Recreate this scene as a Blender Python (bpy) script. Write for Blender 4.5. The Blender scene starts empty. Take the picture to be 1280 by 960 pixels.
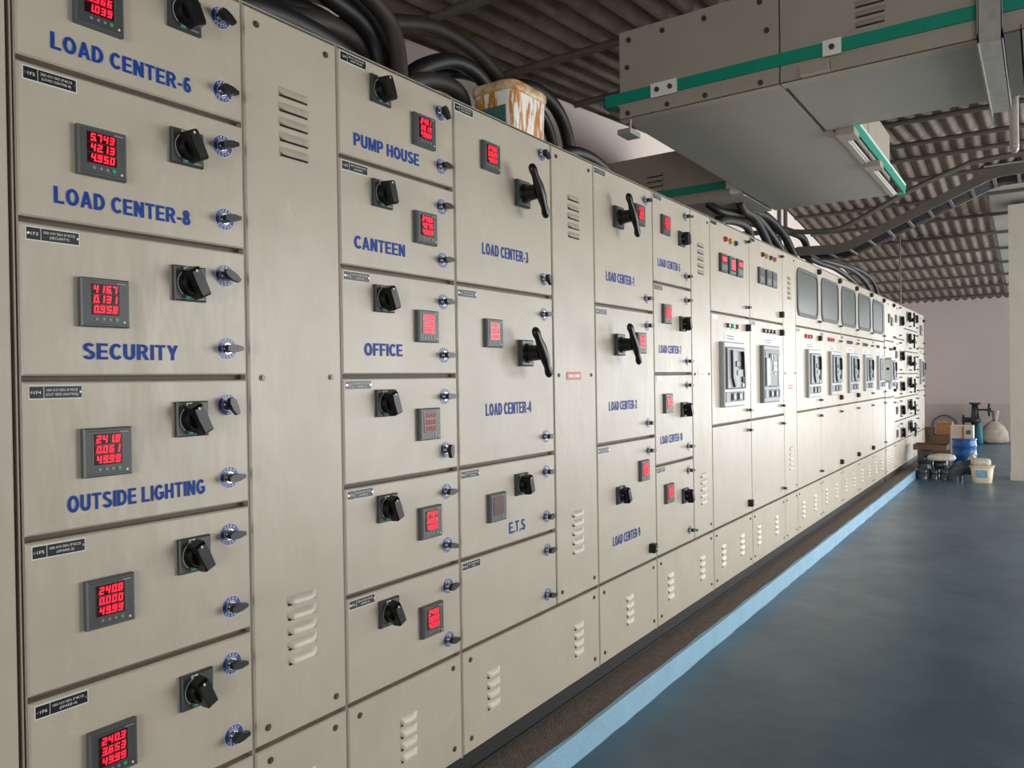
import bpy, math, random
from mathutils import Vector, Matrix
random.seed(7)
PI = math.pi
SC = bpy.context.scene
COL = SC.collection

# ------------------------------------------------------------------ camera
# world: X runs along the switchboard away from the camera, the door faces lie in Y = 0, Z is up, floor Z = 0
cam_d = bpy.data.cameras.new('camera')
cam = bpy.data.objects.new('camera', cam_d)
COL.objects.link(cam)
cam_d.sensor_width = 36.0
cam_d.lens = 961.0 / 1280.0 * 36.0
cam_d.clip_start = 0.05
cam_d.clip_end = 200
YAW, PITCH, ROLL = 0.60529, -0.0060973, -0.0155913
_f = Vector((math.cos(YAW) * math.cos(PITCH), math.sin(YAW) * math.cos(PITCH), math.sin(PITCH)))
_r = Vector((math.sin(YAW), -math.cos(YAW), 0))
_u = _r.cross(_f)
_r2 = math.cos(ROLL) * _r + math.sin(ROLL) * _u
_u2 = -math.sin(ROLL) * _r + math.cos(ROLL) * _u
m = Matrix((( _r2.x, _u2.x, -_f.x, 0), (_r2.y, _u2.y, -_f.y, -1.57), (_r2.z, _u2.z, -_f.z, 1.40), (0, 0, 0, 1)))
cam.matrix_world = m
SC.camera = cam

# ------------------------------------------------------------------ sky, daylight, exposure
w = bpy.data.worlds.new('world'); SC.world = w
w.use_nodes = True
wb = w.node_tree.nodes['Background']
wb.inputs[0].default_value = (0.86, 0.93, 1.0, 1)
wb.inputs[1].default_value = 1.6

def area(name, loc, direction, sx, sy, power, color=(1, 0.975, 0.94)):
    l = bpy.data.lights.new(name, 'AREA'); l.shape = 'RECTANGLE'; l.size = sx; l.size_y = sy
    l.energy = power; l.color = color
    o = bpy.data.objects.new(name, l); COL.objects.link(o)
    o.location = loc
    o.rotation_euler = Vector(direction).to_track_quat('-Z', 'Z').to_euler()
    return o
# daylight through the open side of the shed (two side openings) and the doorways at both ends
area('daylight_back_doorway', (18.12, -4.1, 1.35), (-1, 0.12, -0.1), 3.4, 2.5, 165, (0.95, 0.98, 1.0))
area('daylight_far_opening', (12.6, -6.38, 1.42), (-0.2, 1, 0.12), 6.4, 2.7, 195, (0.97, 0.985, 1.0))
area('daylight_middle_opening', (6.6, -6.38, 1.42), (-0.15, 1, 0.0), 3.6, 2.7, 200, (1, 0.99, 0.97))
area('daylight_near_doorway', (-4.9, -3.2, 1.35), (1, 0.0, 0.18), 3.8, 2.5, 125, (1, 0.975, 0.94))

SC.view_settings.view_transform = 'Standard'
SC.view_settings.look = 'None'
SC.view_settings.gamma = 1
SC.view_settings.use_curve_mapping = False
SC.view_settings.exposure = 0.55

# ------------------------------------------------------------------ materials
def lin(c):
    r = []
    for v in c:
        v /= 255.0
        r.append(v / 12.92 if v <= 0.04045 else ((v + 0.055) / 1.055) ** 2.4)
    return (r[0], r[1], r[2], 1)
MATS = {}
def mat(name, rgb, rough=0.5, metal=0.0, emit=0.0, var=0.0, scale=6.0, bump=0.0, bscale=60.0, spec=0.5, rgb2=None, stretch=(1, 1, 1), coat=0.0):
    if name in MATS: return MATS[name]
    M = bpy.data.materials.new(name); M.use_nodes = True
    nt = M.node_tree; b = nt.nodes['Principled BSDF']
    c = lin(rgb)
    b.inputs['Base Color'].default_value = c
    b.inputs['Roughness'].default_value = rough
    b.inputs['Metallic'].default_value = metal
    b.inputs['Specular IOR Level'].default_value = spec
    if coat: b.inputs['Coat Weight'].default_value = coat
    if emit:
        b.inputs['Emission Color'].default_value = c; b.inputs['Emission Strength'].default_value = emit
    tc = None
    if var or rgb2 or bump:
        tc = nt.nodes.new('ShaderNodeNewGeometry')
        mp = nt.nodes.new('ShaderNodeMapping'); mp.inputs['Scale'].default_value = stretch
        nt.links.new(tc.outputs['Position'], mp.inputs['Vector'])
    if var or rgb2:
        n = nt.nodes.new('ShaderNodeTexNoise'); n.inputs['Scale'].default_value = scale; n.inputs['Detail'].default_value = 6
        n.inputs['Roughness'].default_value = 0.62
        nt.links.new(mp.outputs['Vector'], n.inputs['Vector'])
        rp = nt.nodes.new('ShaderNodeValToRGB')
        rp.color_ramp.elements[0].position = 0.34; rp.color_ramp.elements[1].position = 0.66
        c2 = lin(rgb2) if rgb2 else tuple(min(1, x * (1 + var)) for x in c[:3]) + (1,)
        c1 = c if rgb2 else tuple(x * (1 - var) for x in c[:3]) + (1,)
        rp.color_ramp.elements[0].color = c1; rp.color_ramp.elements[1].color = c2
        nt.links.new(n.outputs['Fac'], rp.inputs['Fac'])
        nt.links.new(rp.outputs['Color'], b.inputs['Base Color'])
    if bump:
        n2 = nt.nodes.new('ShaderNodeTexNoise'); n2.inputs['Scale'].default_value = bscale; n2.inputs['Detail'].default_value = 3
        nt.links.new(mp.outputs['Vector'], n2.inputs['Vector'])
        bp = nt.nodes.new('ShaderNodeBump'); bp.inputs['Strength'].default_value = bump; bp.inputs['Distance'].default_value = 0.01
        nt.links.new(n2.outputs['Fac'], bp.inputs['Height'])
        nt.links.new(bp.outputs['Normal'], b.inputs['Normal'])
    MATS[name] = M
    return M

def panel_paint():
    # siemens-grey powder coat: satin, faint rub marks, slightly wavy sheet
    M = mat('panel_paint', (184, 174, 156), 0.36, var=0.045, scale=5.0)
    nt = M.node_tree; b = nt.nodes['Principled BSDF']
    g = nt.nodes.new('ShaderNodeNewGeometry')
    mp = nt.nodes.new('ShaderNodeMapping'); mp.inputs['Scale'].default_value = (1, 1, 0.35)
    nt.links.new(g.outputs['Position'], mp.inputs['Vector'])
    n = nt.nodes.new('ShaderNodeTexNoise'); n.inputs['Scale'].default_value = 9; n.inputs['Detail'].default_value = 3
    nt.links.new(mp.outputs['Vector'], n.inputs['Vector'])
    n2 = nt.nodes.new('ShaderNodeTexNoise'); n2.inputs['Scale'].default_value = 260; n2.inputs['Detail'].default_value = 2
    nt.links.new(g.outputs['Position'], n2.inputs['Vector'])
    b1 = nt.nodes.new('ShaderNodeBump'); b1.inputs['Strength'].default_value = 0.24; b1.inputs['Distance'].default_value = 0.02
    nt.links.new(n.outputs['Fac'], b1.inputs['Height'])
    b2 = nt.nodes.new('ShaderNodeBump'); b2.inputs['Strength'].default_value = 0.12; b2.inputs['Distance'].default_value = 0.001
    nt.links.new(n2.outputs['Fac'], b2.inputs['Height']); nt.links.new(b1.outputs['Normal'], b2.inputs['Normal'])
    nt.links.new(b2.outputs['Normal'], b.inputs['Normal'])
    # pale filler smears rubbed into the paint
    base = [x for x in nt.nodes if x.type == 'VALTORGB'][0]
    n4 = nt.nodes.new('ShaderNodeTexNoise'); n4.inputs['Scale'].default_value = 7.5; n4.inputs['Detail'].default_value = 9; n4.inputs['Roughness'].default_value = 0.7
    nt.links.new(g.outputs['Position'], n4.inputs['Vector'])
    mr = nt.nodes.new('ShaderNodeMapRange'); mr.inputs['From Min'].default_value = 0.60; mr.inputs['From Max'].default_value = 0.70; mr.inputs['To Max'].default_value = 0.55
    nt.links.new(n4.outputs['Fac'], mr.inputs['Value'])
    mx = nt.nodes.new('ShaderNodeMix'); mx.data_type = 'RGBA'
    nt.links.new(mr.outputs['Result'], mx.inputs['Factor']); nt.links.new(base.outputs['Color'], mx.inputs[6]); mx.inputs[7].default_value = lin((206, 196, 178))
    nt.links.new(mx.outputs[2], b.inputs['Base Color'])
    # scuffs change the gloss a little
    rp = nt.nodes.new('ShaderNodeMapRange'); rp.inputs['To Min'].default_value = 0.28; rp.inputs['To Max'].default_value = 0.46
    n3 = nt.nodes.new('ShaderNodeTexNoise'); n3.inputs['Scale'].default_value = 4; n3.inputs['Detail'].default_value = 8
    nt.links.new(g.outputs['Position'], n3.inputs['Vector'])
    nt.links.new(n3.outputs['Fac'], rp.inputs['Value']); nt.links.new(rp.outputs['Result'], b.inputs['Roughness'])
    return M
PAINT = panel_paint()
CREAM = mat('cream_paint', (196, 187, 170), 0.4, var=0.04, scale=6, bump=0.1, bscale=10)
FRAME = mat('frame_paint', (150, 142, 128), 0.5, var=0.06)
DARKGAP = mat('carcass_dark', (92, 84, 74), 0.6)
BLACKP = mat('black_plastic', (17, 17, 18), 0.34, spec=0.4)
BLACKS = mat('black_satin', (11, 11, 12), 0.34, spec=0.3)
DGREY = mat('dark_grey_plastic', (84, 88, 88), 0.38)
DGREY2 = mat('deep_grey_plastic', (60, 64, 64), 0.4)
SCREEN = mat('meter_glass', (46, 8, 10), 0.15)
SCREENOFF = mat('meter_glass_off', (84, 18, 18), 0.2)
RED = mat('led_red', (255, 20, 44), 0.5, emit=2.2)
REDDIM = mat('led_dim', (170, 20, 20), 0.5, emit=0.15)
GREENLED = mat('green_button', (60, 150, 90), 0.4)
WHITE = mat('white_print', (222, 222, 218), 0.5)
GREENL = mat('green_label', (70, 165, 135), 0.5)
BLUET = mat('blue_lettering', (0, 62, 150), 0.5, spec=0.2)
BLUES = mat('blue_sticker', (38, 66, 140), 0.35)
CHROME = mat('chrome', (190, 190, 190), 0.18, metal=1.0)
STEEL = mat('galvanised_steel', (172, 168, 160), 0.45, metal=0.35, var=0.12, scale=20)
SCREWM = mat('screw_steel', (96, 88, 78), 0.4, metal=0.7)
SLOTDK = mat('louver_slot', (40, 34, 30), 0.8)
REDP = mat('red_sign', (205, 74, 64), 0.45)
PLATEW = mat('plate_white', (235, 234, 228), 0.4)
TXTGREY = mat('faded_print', (120, 125, 135), 0.6)
ACBG = mat('breaker_grey', (176, 177, 176), 0.4)
ACBM = mat('breaker_mid_grey', (128, 131, 132), 0.42)
ACBD = mat('breaker_dark', (46, 48, 50), 0.4)
ACBGR = mat('breaker_green_grey', (170, 188, 176), 0.4)
GLASSW = mat('window_glass', (80, 88, 84), 0.28)
GASKET = mat('gasket_rubber', (74, 76, 75), 0.55)
CHAN = mat('base_channel_black', (15, 13, 12), 0.6, var=0.2, scale=14)
BITUMEN = mat('plinth_dark', (112, 100, 90), 0.75, var=0.22, scale=30, bump=0.5, bscale=120)
KERBBLUE = mat('kerb_blue', (140, 180, 202), 0.5, var=0.06, scale=8, bump=0.25, bscale=60)
CABLE = mat('cable_black', (17, 15, 14), 0.55, var=0.25, scale=15)
CABLE2 = mat('cable_sheath_dusty', (44, 38, 34), 0.62, var=0.2, scale=12)
GREENS = mat('green_strip', (0, 142, 116), 0.42, var=0.03)
DUCT = mat('duct_paint', (164, 156, 142), 0.42, var=0.035, scale=5, bump=0.08, bscale=8)
DUCTB = mat('duct_zinc', (154, 152, 144), 0.42, var=0.03, scale=4)
PURL = mat('purlin_steel', (86, 80, 74), 0.55, var=0.15)
ROOFM = mat('asbestos_sheet', (132, 120, 108), 0.9, var=0.16, scale=7, bump=0.4, bscale=90)
FLATM = mat('flat_sheet', (150, 146, 138), 0.85, var=0.06, scale=5)
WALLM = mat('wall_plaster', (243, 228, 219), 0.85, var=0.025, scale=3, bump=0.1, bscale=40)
CONC = mat('pillar_paint', (190, 182, 170), 0.8, var=0.04, scale=4, bump=0.12, bscale=50)
TRAYM = mat('tray_steel', (112, 106, 98), 0.45, metal=0.4, var=0.08)
PVC = mat('grey_pvc', (60, 64, 70), 0.18)
BLUED = mat('blue_drum', (38, 96, 168), 0.3)

def back_wall_mat():
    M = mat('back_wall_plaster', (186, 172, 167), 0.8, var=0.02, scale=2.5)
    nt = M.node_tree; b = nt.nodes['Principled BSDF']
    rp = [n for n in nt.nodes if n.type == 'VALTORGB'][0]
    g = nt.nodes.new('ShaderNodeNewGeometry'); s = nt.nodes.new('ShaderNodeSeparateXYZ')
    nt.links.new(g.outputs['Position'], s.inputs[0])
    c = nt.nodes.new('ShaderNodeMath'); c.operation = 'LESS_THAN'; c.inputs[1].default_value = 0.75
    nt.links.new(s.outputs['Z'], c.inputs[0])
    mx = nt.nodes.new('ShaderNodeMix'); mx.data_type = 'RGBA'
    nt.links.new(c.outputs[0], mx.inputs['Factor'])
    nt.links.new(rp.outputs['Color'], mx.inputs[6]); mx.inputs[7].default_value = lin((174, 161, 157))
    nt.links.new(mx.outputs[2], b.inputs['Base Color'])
    return M
BACKW = back_wall_mat()

def floor_mat():
    M = mat('floor_epoxy', (56, 84, 100), 0.2, rgb2=(80, 105, 118), scale=1.1, stretch=(1, 1.6, 1))
    nt = M.node_tree; b = nt.nodes['Principled BSDF']
    g = nt.nodes.new('ShaderNodeNewGeometry')
    n = nt.nodes.new('ShaderNodeTexNoise'); n.inputs['Scale'].default_value = 3.0; n.inputs['Detail'].default_value = 8
    nt.links.new(g.outputs['Position'], n.inputs['Vector'])
    r = nt.nodes.new('ShaderNodeMapRange'); r.inputs['To Min'].default_value = 0.22; r.inputs['To Max'].default_value = 0.44
    nt.links.new(n.outputs['Fac'], r.inputs['Value']); nt.links.new(r.outputs['Result'], b.inputs['Roughness'])
    n2 = nt.nodes.new('ShaderNodeTexNoise'); n2.inputs['Scale'].default_value = 7; n2.inputs['Detail'].default_value = 4
    nt.links.new(g.outputs['Position'], n2.inputs['Vector'])
    bp = nt.nodes.new('ShaderNodeBump'); bp.inputs['Strength'].default_value = 0.12; bp.inputs['Distance'].default_value = 0.02
    nt.links.new(n2.outputs['Fac'], bp.inputs['Height']); nt.links.new(bp.outputs['Normal'], b.inputs['Normal'])
    return M
FLOORM = floor_mat()

def drip_mat():
    M = mat('paint_drips', (238, 234, 224), 0.4, rgb2=(190, 124, 36), scale=30, stretch=(1, 1, 0.14))
    rp = [n for n in M.node_tree.nodes if n.type == 'VALTORGB'][0]
    rp.color_ramp.elements[0].position = 0.48; rp.color_ramp.elements[1].position = 0.53
    return M
DRIP = drip_mat()
OCHRE = mat('ochre_paint', (170, 112, 38), 0.45, rgb2=(222, 205, 170), scale=24)
TEAL = mat('teal_label', (70, 110, 104), 0.6)

# ------------------------------------------------------------------ mesh builder
class MB:
    def __init__(s): s.v = []; s.f = []; s.m = []; s.mats = []; s.sm = []
    def mi(s, M):
        if M not in s.mats: s.mats.append(M)
        return s.mats.index(M)
    def add(s, vs, fs, M, smooth=False):
        o = len(s.v); s.v += [tuple(v) for v in vs]; k = s.mi(M)
        for f in fs: s.f.append(tuple(i + o for i in f)); s.m.append(k); s.sm.append(smooth)
    def box(s, x0, x1, y0, y1, z0, z1, M):
        vs = [(x0, y0, z0), (x1, y0, z0), (x1, y1, z0), (x0, y1, z0), (x0, y0, z1), (x1, y0, z1), (x1, y1, z1), (x0, y1, z1)]
        s.add(vs, [(0, 3, 2, 1), (4, 5, 6, 7), (0, 1, 5, 4), (1, 2, 6, 5), (2, 3, 7, 6), (3, 0, 4, 7)], M)
    def plate(s, x0, x1, yb, yf, z0, z1, M, c=0.004):
        # slab whose front (towards -Y) edges are chamfered
        c2 = c
        vs = []
        for (y, d) in ((yb, 0), (yf + c2, 0), (yf, c)):
            vs += [(x0 + d, y, z0 + d), (x1 - d, y, z0 + d), (x1 - d, y, z1 - d), (x0 + d, y, z1 - d)]
        fs = [(0, 3, 2, 1)[::-1]]
        for k in (0, 4):
            for i in range(4):
                j = (i + 1) % 4; fs.append((k + i, k + j, k + 4 + j, k + 4 + i))
        fs.append((8, 9, 10, 11))
        s.add(vs, fs, M)
    def prism(s, pts, y0, y1, M, smooth=False):
        # outline in XZ extruded along Y (y1 = front, smaller)
        n = len(pts)
        vs = [(p[0], y0, p[1]) for p in pts] + [(p[0], y1, p[1]) for p in pts]
        s.add(vs, [(i, (i + 1) % n, n + (i + 1) % n, n + i) for i in range(n)], M, smooth)
        s.add(vs, [tuple(range(n - 1, -1, -1)), tuple(range(n, 2 * n))], M)
    def cyl(s, c, r, h, axis, M, n=16, r2=None, smooth=True, caps=True):
        c = Vector(c); a = Vector(axis).normalized()
        t = Vector((0, 0, 1)) if abs(a.z) < 0.9 else Vector((1, 0, 0))
        e1 = a.cross(t).normalized(); e2 = a.cross(e1)
        r2 = r if r2 is None else r2
        vs = []
        for k, (hh, rr) in enumerate(((0, r), (h, r2))):
            for i in range(n):
                an = 2 * PI * i / n
                vs.append(c + a * hh + e1 * math.cos(an) * rr + e2 * math.sin(an) * rr)
        s.add(vs, [(i, (i + 1) % n, n + (i + 1) % n, n + i) for i in range(n)], M, smooth)
        if caps: s.add(vs, [tuple(range(n - 1, -1, -1)), tuple(range(n, 2 * n))], M)
    def ring(s, c, r0, r1, y, M, n=24):
        vs = [(c[0] + r * math.cos(2 * PI * i / n), y, c[1] + r * math.sin(2 * PI * i / n)) for r in (r0, r1) for i in range(n)]
        s.add(vs, [(i, (i + 1) % n, n + (i + 1) % n, n + i) for i in range(n)], M)
    def lathe(s, prof, c, M, n=24, smooth=True, sq=None):
        # profile (radius, z) turned around Z; sq rounds towards a square
        vs = []
        for (r, z) in prof:
            for i in range(n):
                a = 2 * PI * (i + 0.5) / n
                k = 1.0
                if sq: k = (abs(math.cos(a)) ** sq + abs(math.sin(a)) ** sq) ** (-1.0 / sq)
                vs.append((c[0] + r * k * math.cos(a), c[1] + r * k * math.sin(a), c[2] + z))
        fs = []
        for j in range(len(prof) - 1):
            for i in range(n):
                fs.append((j * n + i, j * n + (i + 1) % n, (j + 1) * n + (i + 1) % n, (j + 1) * n + i))
        s.add(vs, fs, M, smooth)
        s.add(vs[:n], [tuple(range(n - 1, -1, -1))], M)
        s.add(vs[-n:], [tuple(range(n))], M)
    def tube(s, pts, r, M, n=10):
        P = [Vector(p) for p in pts]
        rings = []
        prev = None
        for i, p in enumerate(P):
            t = (P[min(i + 1, len(P) - 1)] - P[max(i - 1, 0)]).normalized()
            if prev is None:
                up = Vector((0, 0, 1)) if abs(t.z) < 0.9 else Vector((1, 0, 0))
                e1 = t.cross(up).normalized()
            else:
                e1 = (prev - t * prev.dot(t)).normalized()
            prev = e1; e2 = t.cross(e1)
            rings.append([p + e1 * math.cos(2 * PI * k / n) * r + e2 * math.sin(2 * PI * k / n) * r for k in range(n)])
        vs = [v for q in rings for v in q]
        fs = [(j * n + k, j * n + (k + 1) % n, (j + 1) * n + (k + 1) % n, (j + 1) * n + k) for j in range(len(P) - 1) for k in range(n)]
        s.add(vs, fs, M, True)
        s.add(rings[0], [tuple(range(n - 1, -1, -1))], M); s.add(rings[-1], [tuple(range(n))], M)
    def mesh(s, name):
        me = bpy.data.meshes.new(name)
        me.from_pydata(s.v, [], s.f)
        for M in s.mats: me.materials.append(M)
        me.polygons.foreach_set('material_index', s.m)
        me.polygons.foreach_set('use_smooth', s.sm)
        me.update()
        return me
    def build(s, name, parent=None, loc=None):
        return put(s.mesh(name), name, parent, loc)
def put(me, name, parent=None, loc=None, rot=None):
    o = bpy.data.objects.new(name, me); COL.objects.link(o)
    if parent is not None: o.parent = parent
    if loc is not None: o.location = loc
    if rot is not None: o.rotation_euler = rot
    return o
def empty(name, loc, label, cat, group=None):
    o = bpy.data.objects.new(name, None); COL.objects.link(o); o.location = loc
    o.empty_display_size = 0.1
    o['label'] = label; o['category'] = cat
    if group: o['group'] = group
    return o
def tag(o, label, cat, group=None):
    o['label'] = label; o['category'] = cat
    if group: o['group'] = group
    return o
def struct(o): o['kind'] = 'structure'; return o
def spline(pts, k=8):
    P = [Vector(p) for p in pts]
    P = [P[0] * 2 - P[1]] + P + [P[-1] * 2 - P[-2]]
    out = []
    for i in range(1, len(P) - 2):
        for j in range(k):
            t = j / k
            a, b, c, d = P[i - 1], P[i], P[i + 1], P[i + 2]
            out.append(0.5 * ((2 * b) + (c - a) * t + (2 * a - 5 * b + 4 * c - d) * t * t + (3 * b - a - 3 * c + d) * t ** 3))
    out.append(P[-2])
    return out

# text as mesh, lying in the XZ plane facing -Y, left baseline corner at the origin, fitted to a width and cap height
TXT = {}
def text_mesh(body, width, cap, M, bold=0.0, align='L', key=None):
    k = (body, round(width or 0, 4), cap, M.name, bold, align)
    if k in TXT: return TXT[k]
    cu = bpy.data.curves.new('lettering', 'FONT'); cu.body = body; cu.size = 1; cu.resolution_u = 3; cu.offset = bold
    cu.fill_mode = 'FRONT'
    ob = bpy.data.objects.new('lettering', cu); COL.objects.link(ob)
    dg = bpy.context.evaluated_depsgraph_get()
    me = bpy.data.meshes.new_from_object(ob.evaluated_get(dg))
    bpy.data.objects.remove(ob)
    xs = [v.co.x for v in me.vertices]; ys = [v.co.y for v in me.vertices]
    x0, x1 = min(xs), max(xs); y1 = max(ys); y0 = min(0, 0)
    sy = cap / y1
    sx = (width / (x1 - x0)) if width else sy
    off = 0 if align == 'L' else -(x1 - x0) * sx / 2
    for v in me.vertices:
        x, y = v.co.x, v.co.y
        v.co = ((x - x0) * sx + off, 0, y * sy)
    me.materials.clear(); me.materials.append(M)
    for p in me.polygons: p.material_index = 0
    TXT[k] = me
    return me
GL = {}
def glyph_shapes():
    S = 0.225
    def rect(x0, z0, x1, z1): return [[(x0, z0), (x1, z0), (x1, z1), (x0, z1)]]
    def arc(cx, cz, rx, rz, a0, a1, t=0.19):
        n = max(6, int(abs(a1 - a0) / 18)); out = []; t *= 1.16
        for i in range(n):
            q = [math.radians(a0 + (a1 - a0) * (i + k) / n) for k in (0, 1)]
            out.append([(cx + rx * math.cos(q[0]), cz + rz * math.sin(q[0])), (cx + rx * math.cos(q[1]), cz + rz * math.sin(q[1])),
                        (cx + (rx - t) * math.cos(q[1]), cz + (rz - t * 0.9) * math.sin(q[1])), (cx + (rx - t) * math.cos(q[0]), cz + (rz - t * 0.9) * math.sin(q[0]))])
        return out
    G = {}
    stem = rect(0, 0, S, 1)
    G['L'] = (.61, stem + rect(S, 0, .6, .17))
    G['O'] = (.78, arc(.39, .5, .39, .51, 0, 360))
    G['A'] = (.74, [[(0, 0), (.21, 0), (.46, 1), (.27, 1)], [(.53, 0), (.74, 0), (.47, 1), (.28, 1)]] + rect(.17, .21, .57, .37))
    G['D'] = (.71, stem + rect(S, .83, .30, 1) + rect(S, 0, .30, .17) + arc(.29, .5, .42, .5, -90, 90))
    G['C'] = (.70, arc(.39, .5, .39, .51, 42, 318))
    G['E'] = (.63, stem + rect(S, .83, .62, 1) + rect(S, .42, .58, .58) + rect(S, 0, .63, .17))
    G['F'] = (.59, stem + rect(S, .83, .59, 1) + rect(S, .42, .54, .58))
    G['N'] = (.70, stem + rect(.475, 0, .7, 1) + [[(0, 1), (.24, 1), (.70, 0), (.46, 0)]])
    G['T'] = (.66, rect(.23, 0, .43, .84) + rect(0, .83, .66, 1))
    G['P'] = (.68, stem + rect(S, .84, .40, 1) + rect(S, .37, .40, .53) + arc(.38, .685, .30, .315, -90, 90, .185))
    G['R'] = (.74, stem + rect(S, .84, .40, 1) + rect(S, .41, .40, .57) + arc(.38, .705, .30, .295, -90, 90, .185) + [[(.30, .44), (.50, .46), (.74, 0), (.50, 0)]])
    G['S'] = (.66, arc(.33, .735, .31, .275, 20, 272, .18) + arc(.33, .275, .33, .285, -165, 92, .18))
    G['U'] = (.70, rect(0, .33, S, 1) + rect(.475, .33, .7, 1) + arc(.35, .35, .35, .36, 180, 360))
    G['I'] = (.20, stem)
    G['Y'] = (.72, [[(0, 1), (.23, 1), (.46, .46), (.26, .38)], [(.49, 1), (.72, 1), (.46, .38), (.26, .46)]] + rect(.26, 0, .46, .46))
    G['G'] = (.76, arc(.39, .5, .39, .51, 42, 330) + rect(.42, .36, .75, .53) + rect(.56, .13, .75, .40))
    G['H'] = (.70, stem + rect(.475, 0, .7, 1) + rect(S, .41, .475, .59))
    G['M'] = (.84, rect(0, 0, .18, 1) + rect(.66, 0, .84, 1) + [[(0, 1), (.25, 1), (.50, 0), (.34, 0)], [(.59, 1), (.84, 1), (.50, 0), (.34, 0)]])
    G['-'] = (.32, rect(0, .28, .32, .45)); G['.'] = (.20, rect(0, 0, .2, .2)); G[' '] = (.22, [])
    G['0'] = (.56, arc(.28, .5, .28, .51, 0, 360, .18))
    G['1'] = (.42, rect(.22, 0, .41, 1) + [[(0, .62), (0, .79), (.24, 1), (.3, .86)]])
    G['2'] = (.56, arc(.27, .70, .28, .30, -40, 170, .18) + [[(0, 0), (.02, .17), (.34, .58), (.50, .50), (.26, .17), (.26, 0)]] + rect(.2, 0, .55, .17))
    G['3'] = (.56, arc(.27, .74, .26, .265, -92, 155, .18) + arc(.27, .28, .29, .29, -155, 92, .18))
    G['4'] = (.58, rect(.32, 0, .50, 1) + rect(0, .22, .58, .38) + [[(0, .36), (.2, .36), (.46, 1), (.32, 1)]])
    G['5'] = (.56, rect(.08, .83, .52, 1) + [[(.08, 1), (.25, 1), (.20, .48), (.02, .46)]] + arc(.27, .32, .29, .33, -155, 125, .18))
    G['6'] = (.56, arc(.28, .31, .28, .32, 0, 360, .18) + arc(.30, .5, .30, .51, 50, 200, .18))
    G['7'] = (.55, rect(0, .83, .55, 1) + [[(.35, .85), (.55, .85), (.30, 0), (.10, 0)]])
    G['8'] = (.58, arc(.29, .74, .25, .265, 0, 360, .175) + arc(.29, .28, .29, .29, 0, 360, .18))
    G['9'] = (.56, arc(.28, .69, .28, .32, 0, 360, .18) + arc(.26, .5, .30, .51, 230, 380, .18))
    return G
def bold_mesh(body, width, cap, M):
    k = (body, width, cap)
    if k in TXT: return TXT[k]
    if not GL: GL.update(glyph_shapes())
    tot = sum(GL[c][0] + 0.10 for c in body) - 0.10
    b = MB(); x = 0.0; sx = width / tot
    for c in body:
        wd, sh = GL[c]
        for iq, q in enumerate(sh): b.add([((x + p[0]) * sx, -0.00004 * iq, p[1] * cap) for p in q], [tuple(range(len(q)))], M)
        x += wd + 0.10
    TXT[k] = b.mesh('door_lettering'); return TXT[k]
def merge_text(mb, me, dx, y, dz, rot=0.0, M=None):
    ca, sa = math.cos(rot), math.sin(rot)
    vs = [(v.co.x * ca - v.co.z * sa + dx, y, v.co.x * sa + v.co.z * ca + dz) for v in me.vertices]
    mb.add(vs, [tuple(p.vertices) for p in me.polygons], M or me.materials[0])

# ================================================================== STRUCTURE
EAVE = 2.93; RX, RZ = 9.5, 3.92
def roof_z(x): return RZ + (0.087 * (x - RX) if x < RX else -0.1138 * (x - RX))
XB = 18.2; YW = 1.35; YR = -6.5; XN = -5.0
b = MB(); b.box(XN - 0.2, XB + 0.2, YR - 0.2, YW + 0.2, -0.2, 0, FLOORM)
struct(b.build('floor'))
# left wall with gabled top (behind the boards)
b = MB()
pts = [(XN, 0), (XB, 0), (XB, roof_z(XB) - 0.06), (RX, RZ - 0.06), (XN, roof_z(XN) - 0.06)]
n = len(pts)
vs = [(x, YW, z) for x, z in pts] + [(x, YW + 0.2, z) for x, z in pts]
b.add(vs, [tuple(range(n)), tuple(range(2 * n - 1, n - 1, -1))] + [((i + 1) % n, i, n + i, n + (i + 1) % n) for i in range(n)], WALLM)
struct(b.build('wall_left'))
b = MB(); zt = roof_z(XB) - 0.055
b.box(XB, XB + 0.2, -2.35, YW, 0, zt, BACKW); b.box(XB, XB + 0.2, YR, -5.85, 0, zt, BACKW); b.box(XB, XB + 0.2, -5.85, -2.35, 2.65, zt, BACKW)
struct(b.build('wall_back'))
b = MB(); zt = roof_z(XN) - 0.05
b.box(XN - 0.2, XN, -1.25, YW, 0, zt, WALLM); b.box(XN - 0.2, XN, YR, -5.15, 0, zt, WALLM); b.box(XN - 0.2, XN, -5.15, -1.25, 2.62, zt, WALLM)
struct(b.build('wall_near'))
# right wall with two large openings
b = MB()
ops = [(4.7, 8.5), (9.3, 15.9)]
xs = XN
for (a, c) in ops:
    b.box(xs, a, YR - 0.2, YR, 0, roof_z(xs) - 0.08 if xs < RX else roof_z(a) - 0.08, WALLM)
    b.box(a, c, YR - 0.2, YR, 0, 0.05, WALLM)
    b.box(a, c, YR - 0.2, YR, 2.85, min(roof_z(a), roof_z(c)) - 0.08, WALLM)
    xs = c
b.box(xs, XB, YR - 0.2, YR, 0, roof_z(XB) - 0.08, WALLM)
struct(b.build('wall_right'))
# pillar at the right
b = MB()
b.box(11.8, 12.2, -1.62, -1.21, 0, roof_z(12.2) - 0.07, CONC)
b.box(11.79, 12.21, -1.63, -1.20, 0, 0.10, CONC)
struct(b.build('wall_pillar'))
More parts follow.
